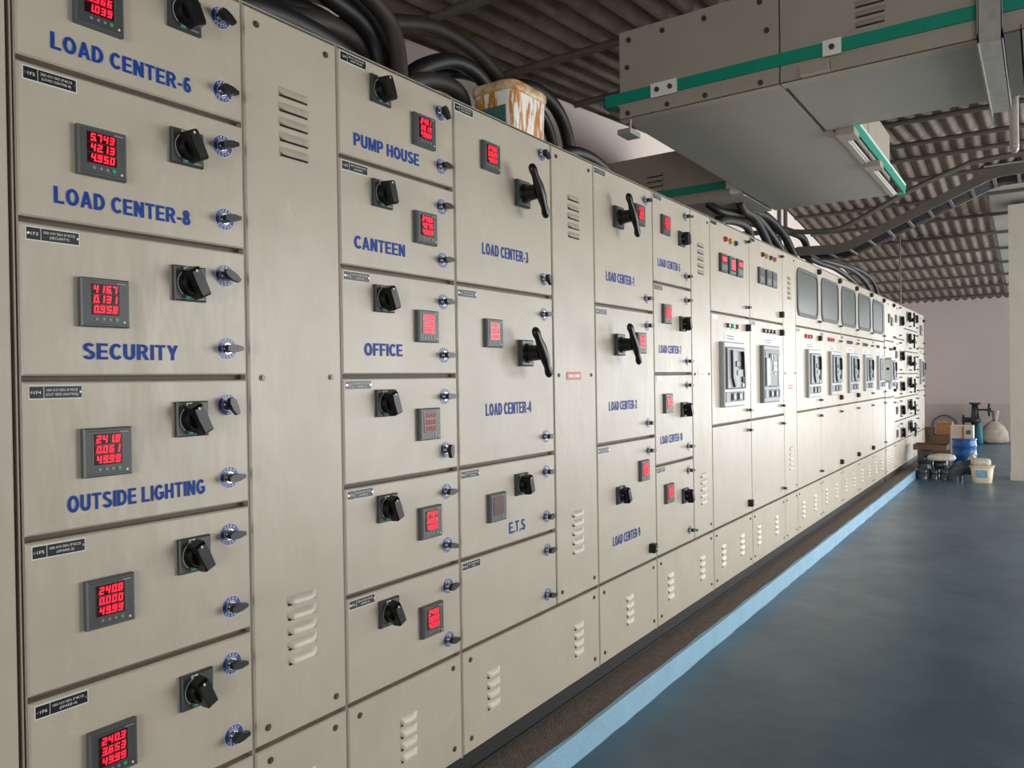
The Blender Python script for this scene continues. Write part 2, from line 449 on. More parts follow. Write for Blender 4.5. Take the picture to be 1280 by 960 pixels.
# roof: ridge capping carries sheets and purlins
def slope_pts(x, dz=0.0): return roof_z(x) + dz
b = MB()
cap = [(RX - 0.28, roof_z(RX - 0.28) + 0.06), (RX, RZ + 0.10), (RX + 0.28, roof_z(RX + 0.28) + 0.06)]
vs = [(x, YR - 0.6, z) for x, z in cap] + [(x, YW + 0.6, z) for x, z in cap] + [(x, YR - 0.6, z + 0.012) for x, z in cap] + [(x, YW + 0.6, z + 0.012) for x, z in cap]
b.add(vs, [(0, 1, 4, 3), (1, 2, 5, 4), (6, 9, 10, 7), (7, 10, 11, 8), (0, 3, 9, 6), (2, 8, 11, 5)], ROOFM)
ceiling = struct(b.build('ceiling'))
PITCHW = 0.146; AMP = 0.028
def sheet_mesh(length, s, nm):
    # corrugated sheet, 7 waves wide (+Y), running +X from the origin along slope s
    b = MB(); nw = 7; seg = 8
    ny = nw * seg + 1
    vs = []
    for k, zz in ((0, 0), (1, 0.007)):
        for x in (0.0, length):
            for i in range(ny):
                y = PITCHW * i / seg
                vs.append((x, y, s * x + AMP * math.cos(2 * PI * i / seg) + zz))
    fs = []
    for i in range(ny - 1):
        fs.append((i, i + 1, ny + i + 1, ny + i))
        fs.append((2 * ny + i, 3 * ny + i, 3 * ny + i + 1, 2 * ny + i + 1))
        fs.append((i, 2 * ny + i, 2 * ny + i + 1, i + 1))
    b.add(vs, fs, ROOFM, True)
    return b.mesh(nm)
near_m = sheet_mesh(2.05, 0.087, 'roof_sheet'); far_m = sheet_mesh(1.95, -0.1138, 'roof_sheet')
WS = PITCHW * 7
ycols = [-1.05 + WS * k for k in range(-6, 3)]
for y in ycols:
    for k in range(8):
        x = RX - 0.02 - 1.95 * (k + 1)
        put(near_m, 'roof_sheet', ceiling, (x, y, roof_z(x) + 0.004 * (k % 2) + 0.002))
    for k in range(5):
        x = RX + 0.02 + 1.85 * k
        if abs(y - (-1.05 - WS)) < 0.01 and k >= 1: continue
        put(far_m, 'roof_sheet', ceiling, (x, y, roof_z(x) + 0.004 * (k % 2)))
# flat sheets beside the corrugated ones, on the far slope
for k in range(3, 12):
    x = RX + 0.02 + 0.93 * (k - 2)
    b = MB()
    L = 0.92
    vs = [(0, -0.05, 0), (L, -0.05, -0.1138 * L), (L, WS + 0.03, -0.1138 * L), (0, WS + 0.03, 0)]
    vs += [(a, c, d + 0.01) for a, c, d in vs]
    b.add(vs, [(0, 1, 2, 3)[::-1], (4, 5, 6, 7), (0, 1, 5, 4), (1, 2, 6, 5), (2, 3, 7, 6), (3, 0, 4, 7)], FLATM)
    b.build('flat_sheet', ceiling, (x, -1.05 - WS, roof_z(x) - 0.042))
pm = MB(); pm.tube([(0, YR + 0.02, 0), (0, -2.6, 0), (0, YW - 0.002, 0)], 0.025, PURL, 10)
pme = pm.mesh('purlin')
for x in (-3.0, -2.0, -0.95, 0.1, 1.1, 2.1, 3.12, 4.15, 5.12, 6.1, 7.05, 7.98, 9.18, 9.8, 10.5, 11.42, 12.34, 13.28, 14.22, 15.14, 16.06, 16.97, 17.85):
    put(pme, 'purlin', ceiling, (x, 0, roof_z(x) - AMP - 0.028))

# plinth under the boards: dark rough top, pale blue painted front band
b = MB(); b.box(-1.5, 14.2, -0.150, 1.0, 0.0, 0.10, BITUMEN)
plinth = struct(b.build('trim_1'))
b = MB()
nseg = 157
vs = []
for i in range(nseg + 1):
    x = -1.5 + 15.7 * i / nseg
    wv = 0.003 * math.sin(x * 7.1) + 0.002 * math.sin(x * 17.3 + 1) + random.uniform(-0.002, 0.002)
    wf = random.uniform(-0.003, 0.004) + 0.003 * math.sin(x * 5.0)
    vs += [(x, -0.157 - abs(wf), 0.0), (x, -0.156, 0.1005), (x, -0.138 + wv, 0.1015), (x, -0.138 + wv, 0.099), (x, -0.149, 0.0)]
fs = []
for i in range(nseg):
    for k in range(5):
        fs.append((i * 5 + k, (i + 1) * 5 + k, (i + 1) * 5 + (k + 1) % 5, i * 5 + (k + 1) % 5))
b.add(vs, fs, KERBBLUE)
b.build('painted_band', plinth)

# ================================================================== SWITCHBOARD PIECES (shared meshes; origin on the door face, front = -Y)
def rrect(x0, x1, z0, z1, r, n=5):
    pts = []
    for (cx, cz, a0) in ((x1 - r, z1 - r, 0), (x0 + r, z1 - r, 90), (x0 + r, z0 + r, 180), (x1 - r, z0 + r, 270)):
        for i in range(n + 1):
            a = math.radians(a0 + 90 * i / n); pts.append((cx + r * math.cos(a), cz + r * math.sin(a)))
    return pts[::-1]
# power meter
b = MB()
b.plate(-0.049, 0.049, 0.0, -0.014, -0.049, 0.049, DGREY, 0.003)
b.plate(-0.044, 0.044, -0.014, -0.0155, -0.044, 0.044, DGREY2, 0.001)
for k in range(10): b.box(0.0275, 0.031, -0.016, -0.0155, -0.020 + k * 0.0058, -0.0175 + k * 0.0058, DGREY)
b.box(0.022, 0.040, -0.016, -0.0155, 0.0385, 0.0415, ACBM)
for k, x in enumerate((-0.020, -0.006, 0.007)):
    b.cyl((x, -0.0155, -0.0335), 0.0032, 0.0012, (0, -1, 0), ACBM, 8)
b.cyl((0.036, -0.0155, -0.038), 0.0024, 0.0012, (0, -1, 0), WHITE, 8)
METER = b.mesh('power_meter')
b = MB(); b.cyl((0.020, -0.0155, -0.0335), 0.0042, 0.0016, (0, -1, 0), GREENLED, 10); METERBTN = b.mesh('meter_button')
def screen_mesh(M):
    b = MB(); b.plate(-0.033, 0.0255, -0.0155, -0.0168, -0.0245, 0.037, M, 0.0006)
    b.box(-0.033, 0.0255, -0.0172, -0.0168, -0.0046, -0.0036, DGREY2); b.box(-0.033, 0.0255, -0.0172, -0.0168, 0.0158, 0.0168, DGREY2)
    return b.mesh('meter_screen')
SCR = screen_mesh(SCREEN); SCROFF = screen_mesh(SCREENOFF)
SEG = {'0': 'abcdef', '1': 'bc', '2': 'abged', '3': 'abgcd', '4': 'fgbc', '5': 'afgcd', '6': 'afgedc', '7': 'abc', '8': 'abcdefg', '9': 'abcdfg', ' ': ''}
DIG = {}
def digits_mesh(rows, M):
    k = (tuple(rows), M.name)
    if k in DIG: return DIG[k]
    b = MB(); W, H, T = 0.0088, 0.0145, 0.0026
    def bar(x0, z0, x1, z1):
        # sheared bar
        y = -0.0174
        sh = 0.12
        q = [(x0, z0), (x1, z0), (x1, z1), (x0, z1)]
        vs = [(p[0] + sh * p[1], y, p[1]) for p in q]
        return vs
    for ri, txt in enumerate(rows):
        zb = 0.0195 - ri * 0.0203
        chars = [c for c in txt if c != '.']
        x = 0.0225 - 0.0126 * len(chars) + 0.0012
        for c in txt:
            if c == '.':
                vs = [(x - 0.0034, -0.0174, zb), (x - 0.0010, -0.0174, zb), (x - 0.0010, -0.0174, zb + T), (x - 0.0034, -0.0174, zb + T)]
                b.add(vs, [(0, 1, 2, 3)], M); continue
            for s in SEG.get(c, ''):
                r = {'a': (0, H - T, W, H), 'd': (0, 0, W, T), 'g': (0, H / 2 - T / 2, W, H / 2 + T / 2), 'f': (0, H / 2, T, H), 'b': (W - T, H / 2, W, H), 'e': (0, 0, T, H / 2), 'c': (W - T, 0, W, H / 2)}[s]
                vs = [(x + p[0] + 0.12 * p[1], -0.0174, zb + p[1]) for p in ((r[0], r[1]), (r[2], r[1]), (r[2], r[3]), (r[0], r[3]))]
                b.add(vs, [(0, 1, 2, 3)], M)
            x += 0.0126
    DIG[k] = b.mesh('meter_digits'); return DIG[k]
# rotary switch
b = MB()
b.plate(-0.039, 0.039, 0.0, -0.011, -0.039, 0.039, DGREY2, 0.003)
b.box(-0.017, -0.001, -0.0116, -0.011, 0.022, 0.036, WHITE); b.box(-0.011, -0.008, -0.012, -0.0116, 0.024, 0.034, BLACKP); b.box(-0.012, -0.004, -0.012, -0.0116, 0.031, 0.033, BLACKP)
b.box(-0.014, 0.001, -0.0116, -0.011, -0.036, -0.024, GREENL); b.box(-0.010, -0.003, -0.012, -0.0116, -0.032, -0.030, WHITE)
for i in range(8):
    a0 = math.radians(120 + i * 14); a1 = math.radians(120 + (i + 0.92) * 14)
    vs = [(r * math.cos(a), -0.0116, r * math.sin(a)) for r, a in ((0.0312, a0), (0.0312, a1), (0.0330, a1), (0.0330, a0))]
    b.add(vs, [(0, 1, 2, 3)[::-1]], WHITE)
b.box(0.010, 0.030, -0.0116, -0.011, -0.0345, -0.0305, ACBM)
SWPLATE = b.mesh('switch_plate')
b = MB()
b.cyl((0, -0.011, 0), 0.0295, 0.008, (0, -1, 0), BLACKS, 24, 0.028)
b.cyl((0, -0.019, 0), 0.0265, 0.011, (0, -1, 0), BLACKS, 24, 0.023)
def grip(b, L, Wd, y0, y1, M, ang, taper=0.8):
    ca, sa = math.cos(ang), math.sin(ang)
    vs = []
    for (y, k) in ((y0, 1.0), (y0 + (y1 - y0) * 0.8, 0.95), (y1, taper)):
        for (u, v) in ((-Wd * k, -L * k), (Wd * k, -L * k), (Wd * 1.1 * k, 0), (Wd * k, L * k), (-Wd * k, L * k), (-Wd * 1.1 * k, 0)):
            vs.append((u * ca + v * sa, y, -u * sa + v * ca))
    fs = []
    for j in (0, 6):
        for i in range(6): fs.append((j + i, j + (i + 1) % 6, j + 6 + (i + 1) % 6, j + 6 + i))
    fs.append((12, 13, 14, 15, 16, 17))
    b.add(vs, fs, M)
grip(b, 0.035, 0.0135, -0.019, -0.052, BLACKS, 0.0)
b.box(-0.002, 0.002, -0.0526, -0.046, 0.0235, 0.029, WHITE)
SWKNOB = b.mesh('switch_knob')
# large lever handle: boss + long grip
b = MB()
b.plate(-0.040, 0.040, 0.0, -0.018, -0.048, 0.048, DGREY2, 0.004)
b.box(-0.030, -0.022, -0.0186, -0.018, -0.03, 0.03, GREENL)
LEVPLATE = b.mesh('switch_plate')
b = MB()
b.cyl((0, -0.018, 0), 0.036, 0.012, (0, -1, 0), BLACKS, 24, 0.034)
b.cyl((0, -0.030, 0), 0.030, 0.045, (0, -1, 0), BLACKS, 24, 0.026)
LEVL = 0.088
secs = [(-LEVL - 0.013, 0.007), (-LEVL - 0.006, 0.0155), (-LEVL + 0.008, 0.019), (-LEVL + 0.03, 0.0155), (-0.02, 0.022), (0.02, 0.022), (LEVL - 0.03, 0.0155), (LEVL - 0.008, 0.019), (LEVL + 0.006, 0.0155), (LEVL + 0.013, 0.007)]
vs = []; N = 12
for (z, r) in secs:
    for i in range(N):
        a = 2 * PI * i / N
        vs.append((r * math.cos(a), -0.080 + 0.75 * r * math.sin(a) - 0.004 * math.cos(z / LEVL * PI / 2), z))
fs = [(j * N + i, (j + 1) * N + i, (j + 1) * N + (i + 1) % N, j * N + (i + 1) % N) for j in range(len(secs) - 1) for i in range(N)]
b.add(vs, fs, BLACKP, True)
b.add(vs[:N], [tuple(range(N))], BLACKP); b.add(vs[-N:], [tuple(range(N - 1, -1, -1))], BLACKP)
LEVER = b.mesh('lever_handle')
# quarter-turn latch with round OPEN/CLOSE sticker
b = MB()
b.ring((0, 0), 0.0262, 0.012, -0.0006, WHITE, 28); b.ring((0, 0), 0.0248, 0.0150, -0.0012, BLUES, 28)
for wrd, up in (('OPEN', 1), ('CLOSE', 0)):
    for i, ch in enumerate(wrd):
        me = text_mesh(ch, 0.0048, 0.0062, WHITE, 0.01, 'C')
        k = i - (len(wrd) - 1) / 2
        if up:
            a = math.radians(90 - k * 24); r = 0.0167
            merge_text(b, me, r * math.cos(a), -0.0017, r * math.sin(a), a - PI / 2)
        else:
            a = math.radians(270 + k * 24); r = 0.0229
            merge_text(b, me, r * math.cos(a), -0.0017, r * math.sin(a), a + PI / 2)
STICKER = b.mesh('latch_sticker')
b = MB()
b.cyl((0, 0, 0), 0.0135, 0.005, (0, -1, 0), CHROME, 20, 0.0125)
b.cyl((0, -0.005, 0), 0.0105, 0.007, (0, -1, 0), CHROME, 20, 0.0095)
b.cyl((0, -0.012, 0), 0.0095, 0.010, (0, -1, 0), BLACKP, 16, 0.0085)
vs = []
wing = [(-0.017, 0.0045), (-0.008, 0.0085), (0.008, 0.0085), (0.025, 0.004), (0.025, -0.004), (0.008, -0.0085), (-0.008, -0.0085), (-0.017, -0.0045)]
b.prism(wing[::-1], -0.016, -0.030, BLACKP)
LATCH = b.mesh('latch_knob')
# square padlockable latch
b = MB(); b.plate(-0.016, 0.016, 0, -0.030, -0.022, 0.022, BLACKP, 0.004); b.cyl((0, -0.030, 0), 0.009, 0.006, (0, -1, 0), CHROME, 14)
LATCHSQ = b.mesh('latch_knob')
# screw and louver
b = MB(); b.cyl((0, 0.0, 0), 0.0085, 0.002, (0, -1, 0), SCREWM, 14); b.cyl((0, -0.002, 0), 0.006, 0.003, (0, -1, 0), SCREWM, 6, 0.005, smooth=False)
SCREW = b.mesh('screw')
def louver_mesh(wd, h=0.022):
    b = MB(); n = 10; hw = wd / 2
    # pressed hood: open slot along the lower edge, rounded ends
    sec = [(0.0, 0.0), (0.35, 0.55), (0.75, 0.95), (1.0, 1.0)]
    vs = []
    for i in range(n + 1):
        t = -1 + 2 * i / n
        e = math.sqrt(max(0.0, 1 - abs(t) ** 6))
        for (u, v) in sec:
            vs.append((t * hw, -0.0085 * v * e - 0.0002, h / 2 - u * h * (0.55 + 0.45 * e)))
    fs = [(i * 4 + k, (i + 1) * 4 + k, (i + 1) * 4 + k + 1, i * 4 + k + 1) for i in range(n) for k in range(3)]
    b.add(vs, [f[::-1] for f in fs], PAINT, True)
    b.box(-hw * 0.93, hw * 0.93, -0.0015, -0.0004, -h * 0.62, -h * 0.40, SLOTDK)
    return b.mesh('louver')
LOUV = louver_mesh(0.095); LOUVN = louver_mesh(0.075)
LAMPC = {'r': mat('lamp_red', (196, 30, 40), 0.25, emit=0.15), 'y': mat('lamp_amber', (226, 180, 60), 0.25), 'b': mat('lamp_blue', (40, 78, 150), 0.25), 'g': mat('lamp_green', (40, 200, 120), 0.25, emit=0.25), 'd': mat('lamp_dark_red', (110, 28, 34), 0.25), 'o': mat('lamp_orange', (214, 106, 70), 0.25), 'k': mat('lamp_unlit', (70, 62, 58), 0.3)}
LAMPM = {}
for k, M in LAMPC.items():
    b = MB(); b.cyl((0, 0, 0), 0.019, 0.006, (0, -1, 0), CHROME, 16, 0.018); b.cyl((0, -0.006, 0), 0.0155, 0.012, (0, -1, 0), M, 16, 0.013); LAMPM[k] = b.mesh('indicator_lamp')
# nameplate: black plate, bright bevelled rim, two rivets, dividing line
def plate_mesh(wd, ht, face=BLACKP):
    b = MB(); b.plate(-wd / 2, wd / 2, 0, -0.0012, -ht / 2, ht / 2, WHITE, 0.0005)
    b.plate(-wd / 2 + 0.0022, wd / 2 - 0.0022, -0.0012, -0.0018, -ht / 2 + 0.0022, ht / 2 - 0.0022, face, 0.0003)
    b.box(-wd / 2 + 0.027, -wd / 2 + 0.0278, -0.0022, -0.0018, -ht / 2 + 0.002, ht / 2 - 0.002, WHITE)
    for s in (-1, 1): b.cyl((s * (wd / 2 - 0.005), -0.0018, 0), 0.0026, 0.0012, (0, -1, 0), CHROME, 10)
    return b.mesh('nameplate')
NPL = plate_mesh(0.100, 0.027); NPLW = plate_mesh(0.08, 0.026, PLATEW)
def nameplate_text(code, l1, l2):
    b = MB()
    merge_text(b, text_mesh(code, 0.013, 0.0058, WHITE, 0.01, 'C'), -0.034, -0.0023, -0.003)
    merge_text(b, text_mesh(l1, 0.058, 0.0048, WHITE, 0.005, 'C'), 0.011, -0.0023, 0.0018)
    merge_text(b, text_mesh(l2, min(0.06, 0.0036 * len(l2)), 0.0048, WHITE, 0.005, 'C'), 0.011, -0.0023, -0.0065)
    return b.mesh('nameplate_text')
# air circuit breaker front: 0.385 wide, 0.385 high, centred
def breaker_mesh(kind):
    b = MB(); W, H = 0.19, 0.195
    b.plate(-W, W, 0, -0.028, -H, H, ACBG if kind != 'dark' else ACBM, 0.006)
    # recessed look: raised border around inner face
    b.plate(-W + 0.02, W - 0.02, -0.028, -0.031, -0.09, H - 0.03, ACBD, 0.002)
    if kind == 'lever':
        b.plate(-W + 0.026, W - 0.026, -0.031, -0.040, -0.085, H - 0.036, ACBM, 0.004)
        b.prism([(-0.105, 0.145), (-0.075, 0.145), (-0.072, 0.0), (-0.03, -0.075), (-0.06, -0.078), (-0.10, -0.02)], -0.040, -0.052, ACBD)
        b.plate(-0.02, 0.055, -0.040, -0.046, 0.045, 0.08, ACBD, 0.002)
        b.plate(0.0, 0.03, -0.040, -0.044, -0.005, 0.025, DGREY, 0.002)
        b.prism([(0.075, 0.14), (0.10, 0.12), (0.105, 0.03), (0.085, 0.03), (0.085, 0.11)], -0.040, -0.060, BLACKP)
        b.plate(0.088, 0.104, -0.040, -0.05, -0.05, -0.015, ACBD, 0.002)
        b.plate(0.125, 0.155, -0.040, -0.048, -0.085, 0.06, ACBD, 0.003)
        b.plate(0.085, 0.115, -0.040, -0.048, -0.080, -0.055, WHITE, 0.002)
    elif kind == 'dark':
        b.plate(-W + 0.03, -0.08, -0.031, -0.040, -0.08, 0.11, ACBGR, 0.004)
        b.plate(-0.075, 0.10, -0.031, -0.037, -0.085, 0.14, ACBD, 0.003)
        b.plate(-0.05, -0.02, -0.037, -0.041, 0.09, 0.14, ACBG, 0.002); b.plate(0.0, 0.03, -0.037, -0.041, 0.09, 0.14, ACBM, 0.002)
        b.plate(-0.01, 0.06, -0.037, -0.042, 0.055, 0.085, PLATEW, 0.002); b.plate(-0.02, 0.07, -0.037, -0.041, 0.02, 0.05, LAMPC['d'], 0.002)
        b.plate(0.11, 0.15, -0.031, -0.040, -0.08, 0.13, ACBG, 0.004)
        b.plate(0.01, 0.05, -0.037, -0.041, -0.005, 0.008, WHITE, 0.001)
    else:
        b.plate(-W + 0.026, W - 0.026, -0.031, -0.036, -0.085, H - 0.036, ACBD, 0.004)
        b.plate(-0.03, 0.05, -0.036, -0.040, 0.02, 0.10, DGREY, 0.002)
    # lower row: blocks with selector discs
    b.plate(-W + 0.02, W - 0.02, -0.028, -0.032, -0.165, -0.105, ACBM, 0.002)
    for x in (-0.055, 0.055):
        b.plate(x - 0.03, x + 0.045, -0.032, -0.038, -0.16, -0.11, ACBD, 0.002)
        b.cyl((x, -0.038, -0.135), 0.018, 0.006, (0, -1, 0), ACBG, 16)
    b.plate(0.135, 0.165, -0.032, -0.036, -0.16, -0.11, BLACKP, 0.002)
    return b.mesh('circuit_breaker')
ACB = {k: breaker_mesh(k) for k in ('lever', 'dark', 'blank')}
# digital panel meters of the incomer sections (96 mm, portrait look)
def dpm_mesh(frame, lit):
    b = MB(); b.plate(-0.055, 0.055, 0, -0.016, -0.055, 0.055, frame, 0.003)
    b.plate(-0.042, 0.042, -0.016, -0.018, 0.0 if lit != 'full' else -0.035, 0.042, SCREEN if lit else DGREY2, 0.001)
    if lit: b.plate(-0.035, 0.035, -0.018, -0.0185, 0.006 if lit != 'full' else -0.028, 0.036, RED, 0.001)
    if lit != 'full':
        for k in range(3): b.plate(-0.038 + k * 0.027, -0.018 + k * 0.027, -0.016, -0.018, -0.042, -0.012, ACBM, 0.002)
    return b.mesh('digital_meter')
DPM = {'half': dpm_mesh(DGREY2, 'half'), 'full': dpm_mesh(mat('green_bezel', (62, 112, 98), 0.4), 'full'), 'off': dpm_mesh(DGREY, None)}

# ------------------------------------------------------------------ cabinets
TOP = 2.316; BOT = 0.164; ROWB = 0.512
class Cab:
    def __init__(s, x0, x1, label, name='switchboard_cabinet', paint=PAINT, y=0.0, depth=0.9, side=False, group='cabinets of the switchboard'):
        s.x0 = x0; s.x1 = x1; s.paint = paint; s.y = y
        s.root = empty(name, ((x0 + x1) / 2, y, 0.10), label, 'cabinet', group)
        s.ox = (x0 + x1) / 2
        b = MB()
        hw = (x1 - x0) / 2 - 0.0008
        b.box(-hw, hw, 0.024, depth, BOT - 0.1, TOP - 0.1 - 0.002, DARKGAP)
        b.box(-hw, hw, 0.0, depth, TOP - 0.1 - 0.002, TOP - 0.1, paint)
        # slim frame bars showing in the joints
        b.box(-hw, -hw + 0.003, 0.004, 0.024, BOT - 0.1, TOP - 0.1 - 0.002, FRAME); b.box(hw - 0.003, hw, 0.004, 0.024, BOT - 0.1, TOP - 0.1 - 0.002, FRAME)
        b.build('carcass', s.root)
        b = MB(); b.box(-hw, hw, 0.012, depth - 0.02, 0.0, BOT - 0.1, CHAN); b.box(-hw, hw, 0.008, 0.012, BOT - 0.112, BOT - 0.1, CHAN); b.box(-hw, hw, 0.006, 0.012, 0.0, 0.008, CHAN)
        b.build('base_channel', s.root)
    def slab(s, x0, x1, z0, z1, name='door', gx=0.004, gz=0.006, lab=None):
        # one door or cover; local frame = its centre on the front face
        cx, cz = (x0 + x1) / 2, (z0 + z1) / 2
        key = (round(x1 - x0 - 2 * gx, 4), round(z1 - z0 - 2 * gz, 4), s.paint.name, name)
        if key not in SLABS:
            b = MB(); b.plate(-key[0] / 2, key[0] / 2, 0.0235, 0.0, -key[1] / 2, key[1] / 2, s.paint, 0.0035); SLABS[key] = b.mesh(name)
        o = put(SLABS[key], name, s.root, (cx - s.ox, 0, cz - 0.10))
        if lab: o['label'] = lab
        # joint strip above the door
        o['_cx'] = cx; o['_cz'] = cz
        d = Door(o, cx, cz); del o['_cx']; del o['_cz']
        return d
SLABS = {}
class Door:
    def __init__(s, o, cx, cz): s.o = o; s.cx = cx; s.cz = cz
    def p(s, me, name, x, z, rot=0.0, y=0.0, scale=None):
        q = put(me, name, s.o, (x - s.cx, y, z - s.cz), (0, rot, 0) if rot else None)
        if scale: q.scale = scale
        return q
    def meter(s, x, z, rows=None, on=True):
        s.p(METER, 'power_meter', x, z)
        s.p(SCR if on else SCROFF, 'meter_screen', x, z)
        if rows: s.p(digits_mesh(rows, RED if on else REDDIM), 'meter_digits', x, z)
        s.p(METERBTN, 'meter_button', x, z)
    def rotary(s, x, z, ang=-0.45, sc=1.0):
        ang = abs(ang) * 0.9 + 0.05
        s.p(SWPLATE, 'switch_plate', x, z, scale=(sc, 1, sc)); s.p(SWKNOB, 'switch_knob', x, z, -ang, scale=(sc, 1, sc))
    def lever(s, x, z, ang=0.52):
        s.p(LEVPLATE, 'switch_plate', x, z); s.p(LEVER, 'lever_handle', x, z, -ang)
    def latch(s, x, z, ang=0.0, sticker=True, square=False):
        if sticker: s.p(STICKER, 'latch_sticker', x, z)
        s.p(LATCHSQ if square else LATCH, 'latch_knob', x, z, ang)
    def name(s, x, z, code=None, l1='', l2='', white=False):
        s.p(NPLW if white else NPL, 'nameplate', x, z)
        if code: s.p(nameplate_text(code, l1, l2), 'nameplate_text', x, z)
    def text(s, body, x, z, width, cap=0.032):
        s.p(bold_mesh(body, width, cap, BLUET), 'door_lettering', x, z, y=-0.0012)
    def screws(s, pts):
        for (x, z) in pts: s.p(SCREW, 'screw', x, z)
    def louvers(s, x, z, n=5, dz=0.0375, narrow=False):
        for k in range(n): s.p(LOUVN if narrow else LOUV, 'louver', x, z + (k - (n - 1) / 2) * dz)
    def lamps(s, seq, x, z, dx=0.09):
        for k, c in enumerate(seq): s.p(LAMPM[c], 'indicator_lamp', x + k * dx, z)

ROWS = [2.316, 2.018, 1.716, 1.415, 1.112, 0.810, 0.512]
def base(c, x0, x1, louv, n=4):
    d = c.slab(x0, x1, BOT, ROWB, 'base_cover')
    for lx in louv: d.louvers(lx, 0.338, n, 0.036, narrow=True)
    e = 0.045
    d.screws([(x0 + e, ROWB - 0.038), (x1 - e, ROWB - 0.038), (x0 + e, BOT + 0.05), (x1 - e, BOT + 0.05)])
    return d
def alley(c, x0, x1, top=0.0):
    d = c.slab(x0, x1, ROWB, TOP, 'alley_cover')
    w_ = x1 - x0; xm = (x0 + x1) / 2
    d.louvers(xm + 0.0, 2.058); d.louvers(xm + 0.0, 0.776)
    e = 0.04
    d.screws([(x0 + e, TOP - 0.042), (x1 - e, TOP - 0.042), (x0 + e, 1.413), (x1 - e, 1.413), (x0 + e, ROWB + 0.045), (x1 - e, ROWB + 0.045)])
    return d

# edge cabinet at the left border of the view
c = Cab(0.10, 0.655, 'plain cabinet cut off by the left border, beside the LOAD CENTER-6 door')
c.slab(0.10, 0.648, ROWB, TOP, 'alley_cover'); base(c, 0.10, 0.648, [])

# section with LOAD CENTER-6 ... OUTSIDE LIGHTING
c = Cab(0.657, 1.157, 'nearest feeder cabinet with doors lettered LOAD CENTER-6, SECURITY and OUTSIDE LIGHTING')
info = [('1F1', '200A 415V 50KA 3P MCCB', '(LOAD CENTER-6)', ['415.7', '5.366', '1.039'], 'LOAD CENTER-6', 0.722, 0.297),
        ('1F2', '200A 415V 50KA 3P MCCB', '(LOAD CENTER-8)', ['5.743', '42.13', '4.950'], 'LOAD CENTER-8', 0.723, 0.288),
        ('1F3', '100A 415V 50KA 3P MCCB', '(SECURITY)', ['416.7', '0.131', '0.958'], 'SECURITY', 0.772, 0.204),
        ('1F4', '100A 415V 50KA 3P MCCB', '(OUT SIDE LIGHTING)', ['241.8', '0.061', '49.99'], 'OUTSIDE LIGHTING', 0.737, 0.299),
        ('1F5', '100A 415V 50KA 3P MCCB', '(SPARE-3)', ['240.8', '0.000', '49.99'], None, 0, 0),
        ('1F6', '100A 415V 50KA 3P MCCB', '(SPARE-4)', ['240.3', '3.653', '49.99'], None, 0, 0)]
la = [(0.5, 0.15), (-0.2, -0.12), (0.5, 0.0), (1.1, -0.1), (-0.05, -0.1), (0.05, -0.1)]
for i, (code, l1, l2, rows, tx, txx, tw) in enumerate(info):
    zt = ROWS[i]; d = c.slab(0.657, 1.157, ROWS[i + 1], zt)
    d.meter(0.813, zt - 0.149, rows)
    d.rotary(1.004, zt - 0.092)
    d.latch(1.098, zt - 0.064, la[i][0]); d.latch(1.100, zt - 0.234, la[i][1])
    d.name(0.720, zt - 0.026, code, l1, l2)
    if tx: d.text(tx, txx, zt - 0.263, tw, 0.033)
base(c, 0.657, 1.157, [0.82, 1.0])

c = Cab(1.157, 1.457, 'narrow cable alley cabinet with two louvre sets between SECURITY and OFFICE doors')
d = alley(c, 1.157, 1.457); base(c, 1.157, 1.457, [1.307])

# PUMP HOUSE ... section
c = Cab(1.457, 1.957, 'feeder cabinet with doors lettered PUMP HOUSE, CANTEEN and OFFICE')
info = [('3F1', '(PUMP HOUSE)', ['240.1', '32.13', '49.98'], 'PUMP HOUSE', 1.514, 0.272, 0.255, True),
        ('3F2', '(CANTEEN)', ['240.5', '42.75', '49.99'], 'CANTEEN', 1.510, 0.206, 0.243, True),
        ('3F3', '(OFFICE)', ['240.6', '33.30', '49.99'], 'OFFICE', 1.542, 0.156, 0.239, True),
        ('3F4', '(SPARE-1)', ['8888', '8888', '88.88'], None, 0, 0, 0, False),
        ('3F5', '(SPARE-2)', ['240.4', '20.58', '49.98'], None, 0, 0, 0, True),
        ('3F6', '(SPARE-3)', ['240.5', '0.000', '49.99'], None, 0, 0, 0, True)]
la = [(0.9, 0.1), (0.05, -0.05), (0.1, 0.05), (0.0, 1.57), (-0.1, 0.25), (-0.2, 0.0)]
for i, (code, l2, rows, tx, txx, tw, tz, on) in enumerate(info):
    zt = ROWS[i]; d = c.slab(1.457, 1.957, ROWS[i + 1], zt)
    d.meter(1.805, zt - 0.149, rows, on)
    d.rotary(1.620, zt - 0.078, [0.35, 0.25, -0.35, -0.3, -0.35, -0.4][i])
    d.latch(1.892, zt - 0.066, la[i][0]); d.latch(1.892, zt - 0.236, la[i][1])
    d.name(1.517, zt - 0.024, code, '200A 415V 50KA 3P MCCB', l2)
    if tx: d.text(tx, txx, zt - tz - 0.004, tw, 0.036)
base(c, 1.457, 1.957, [1.70])

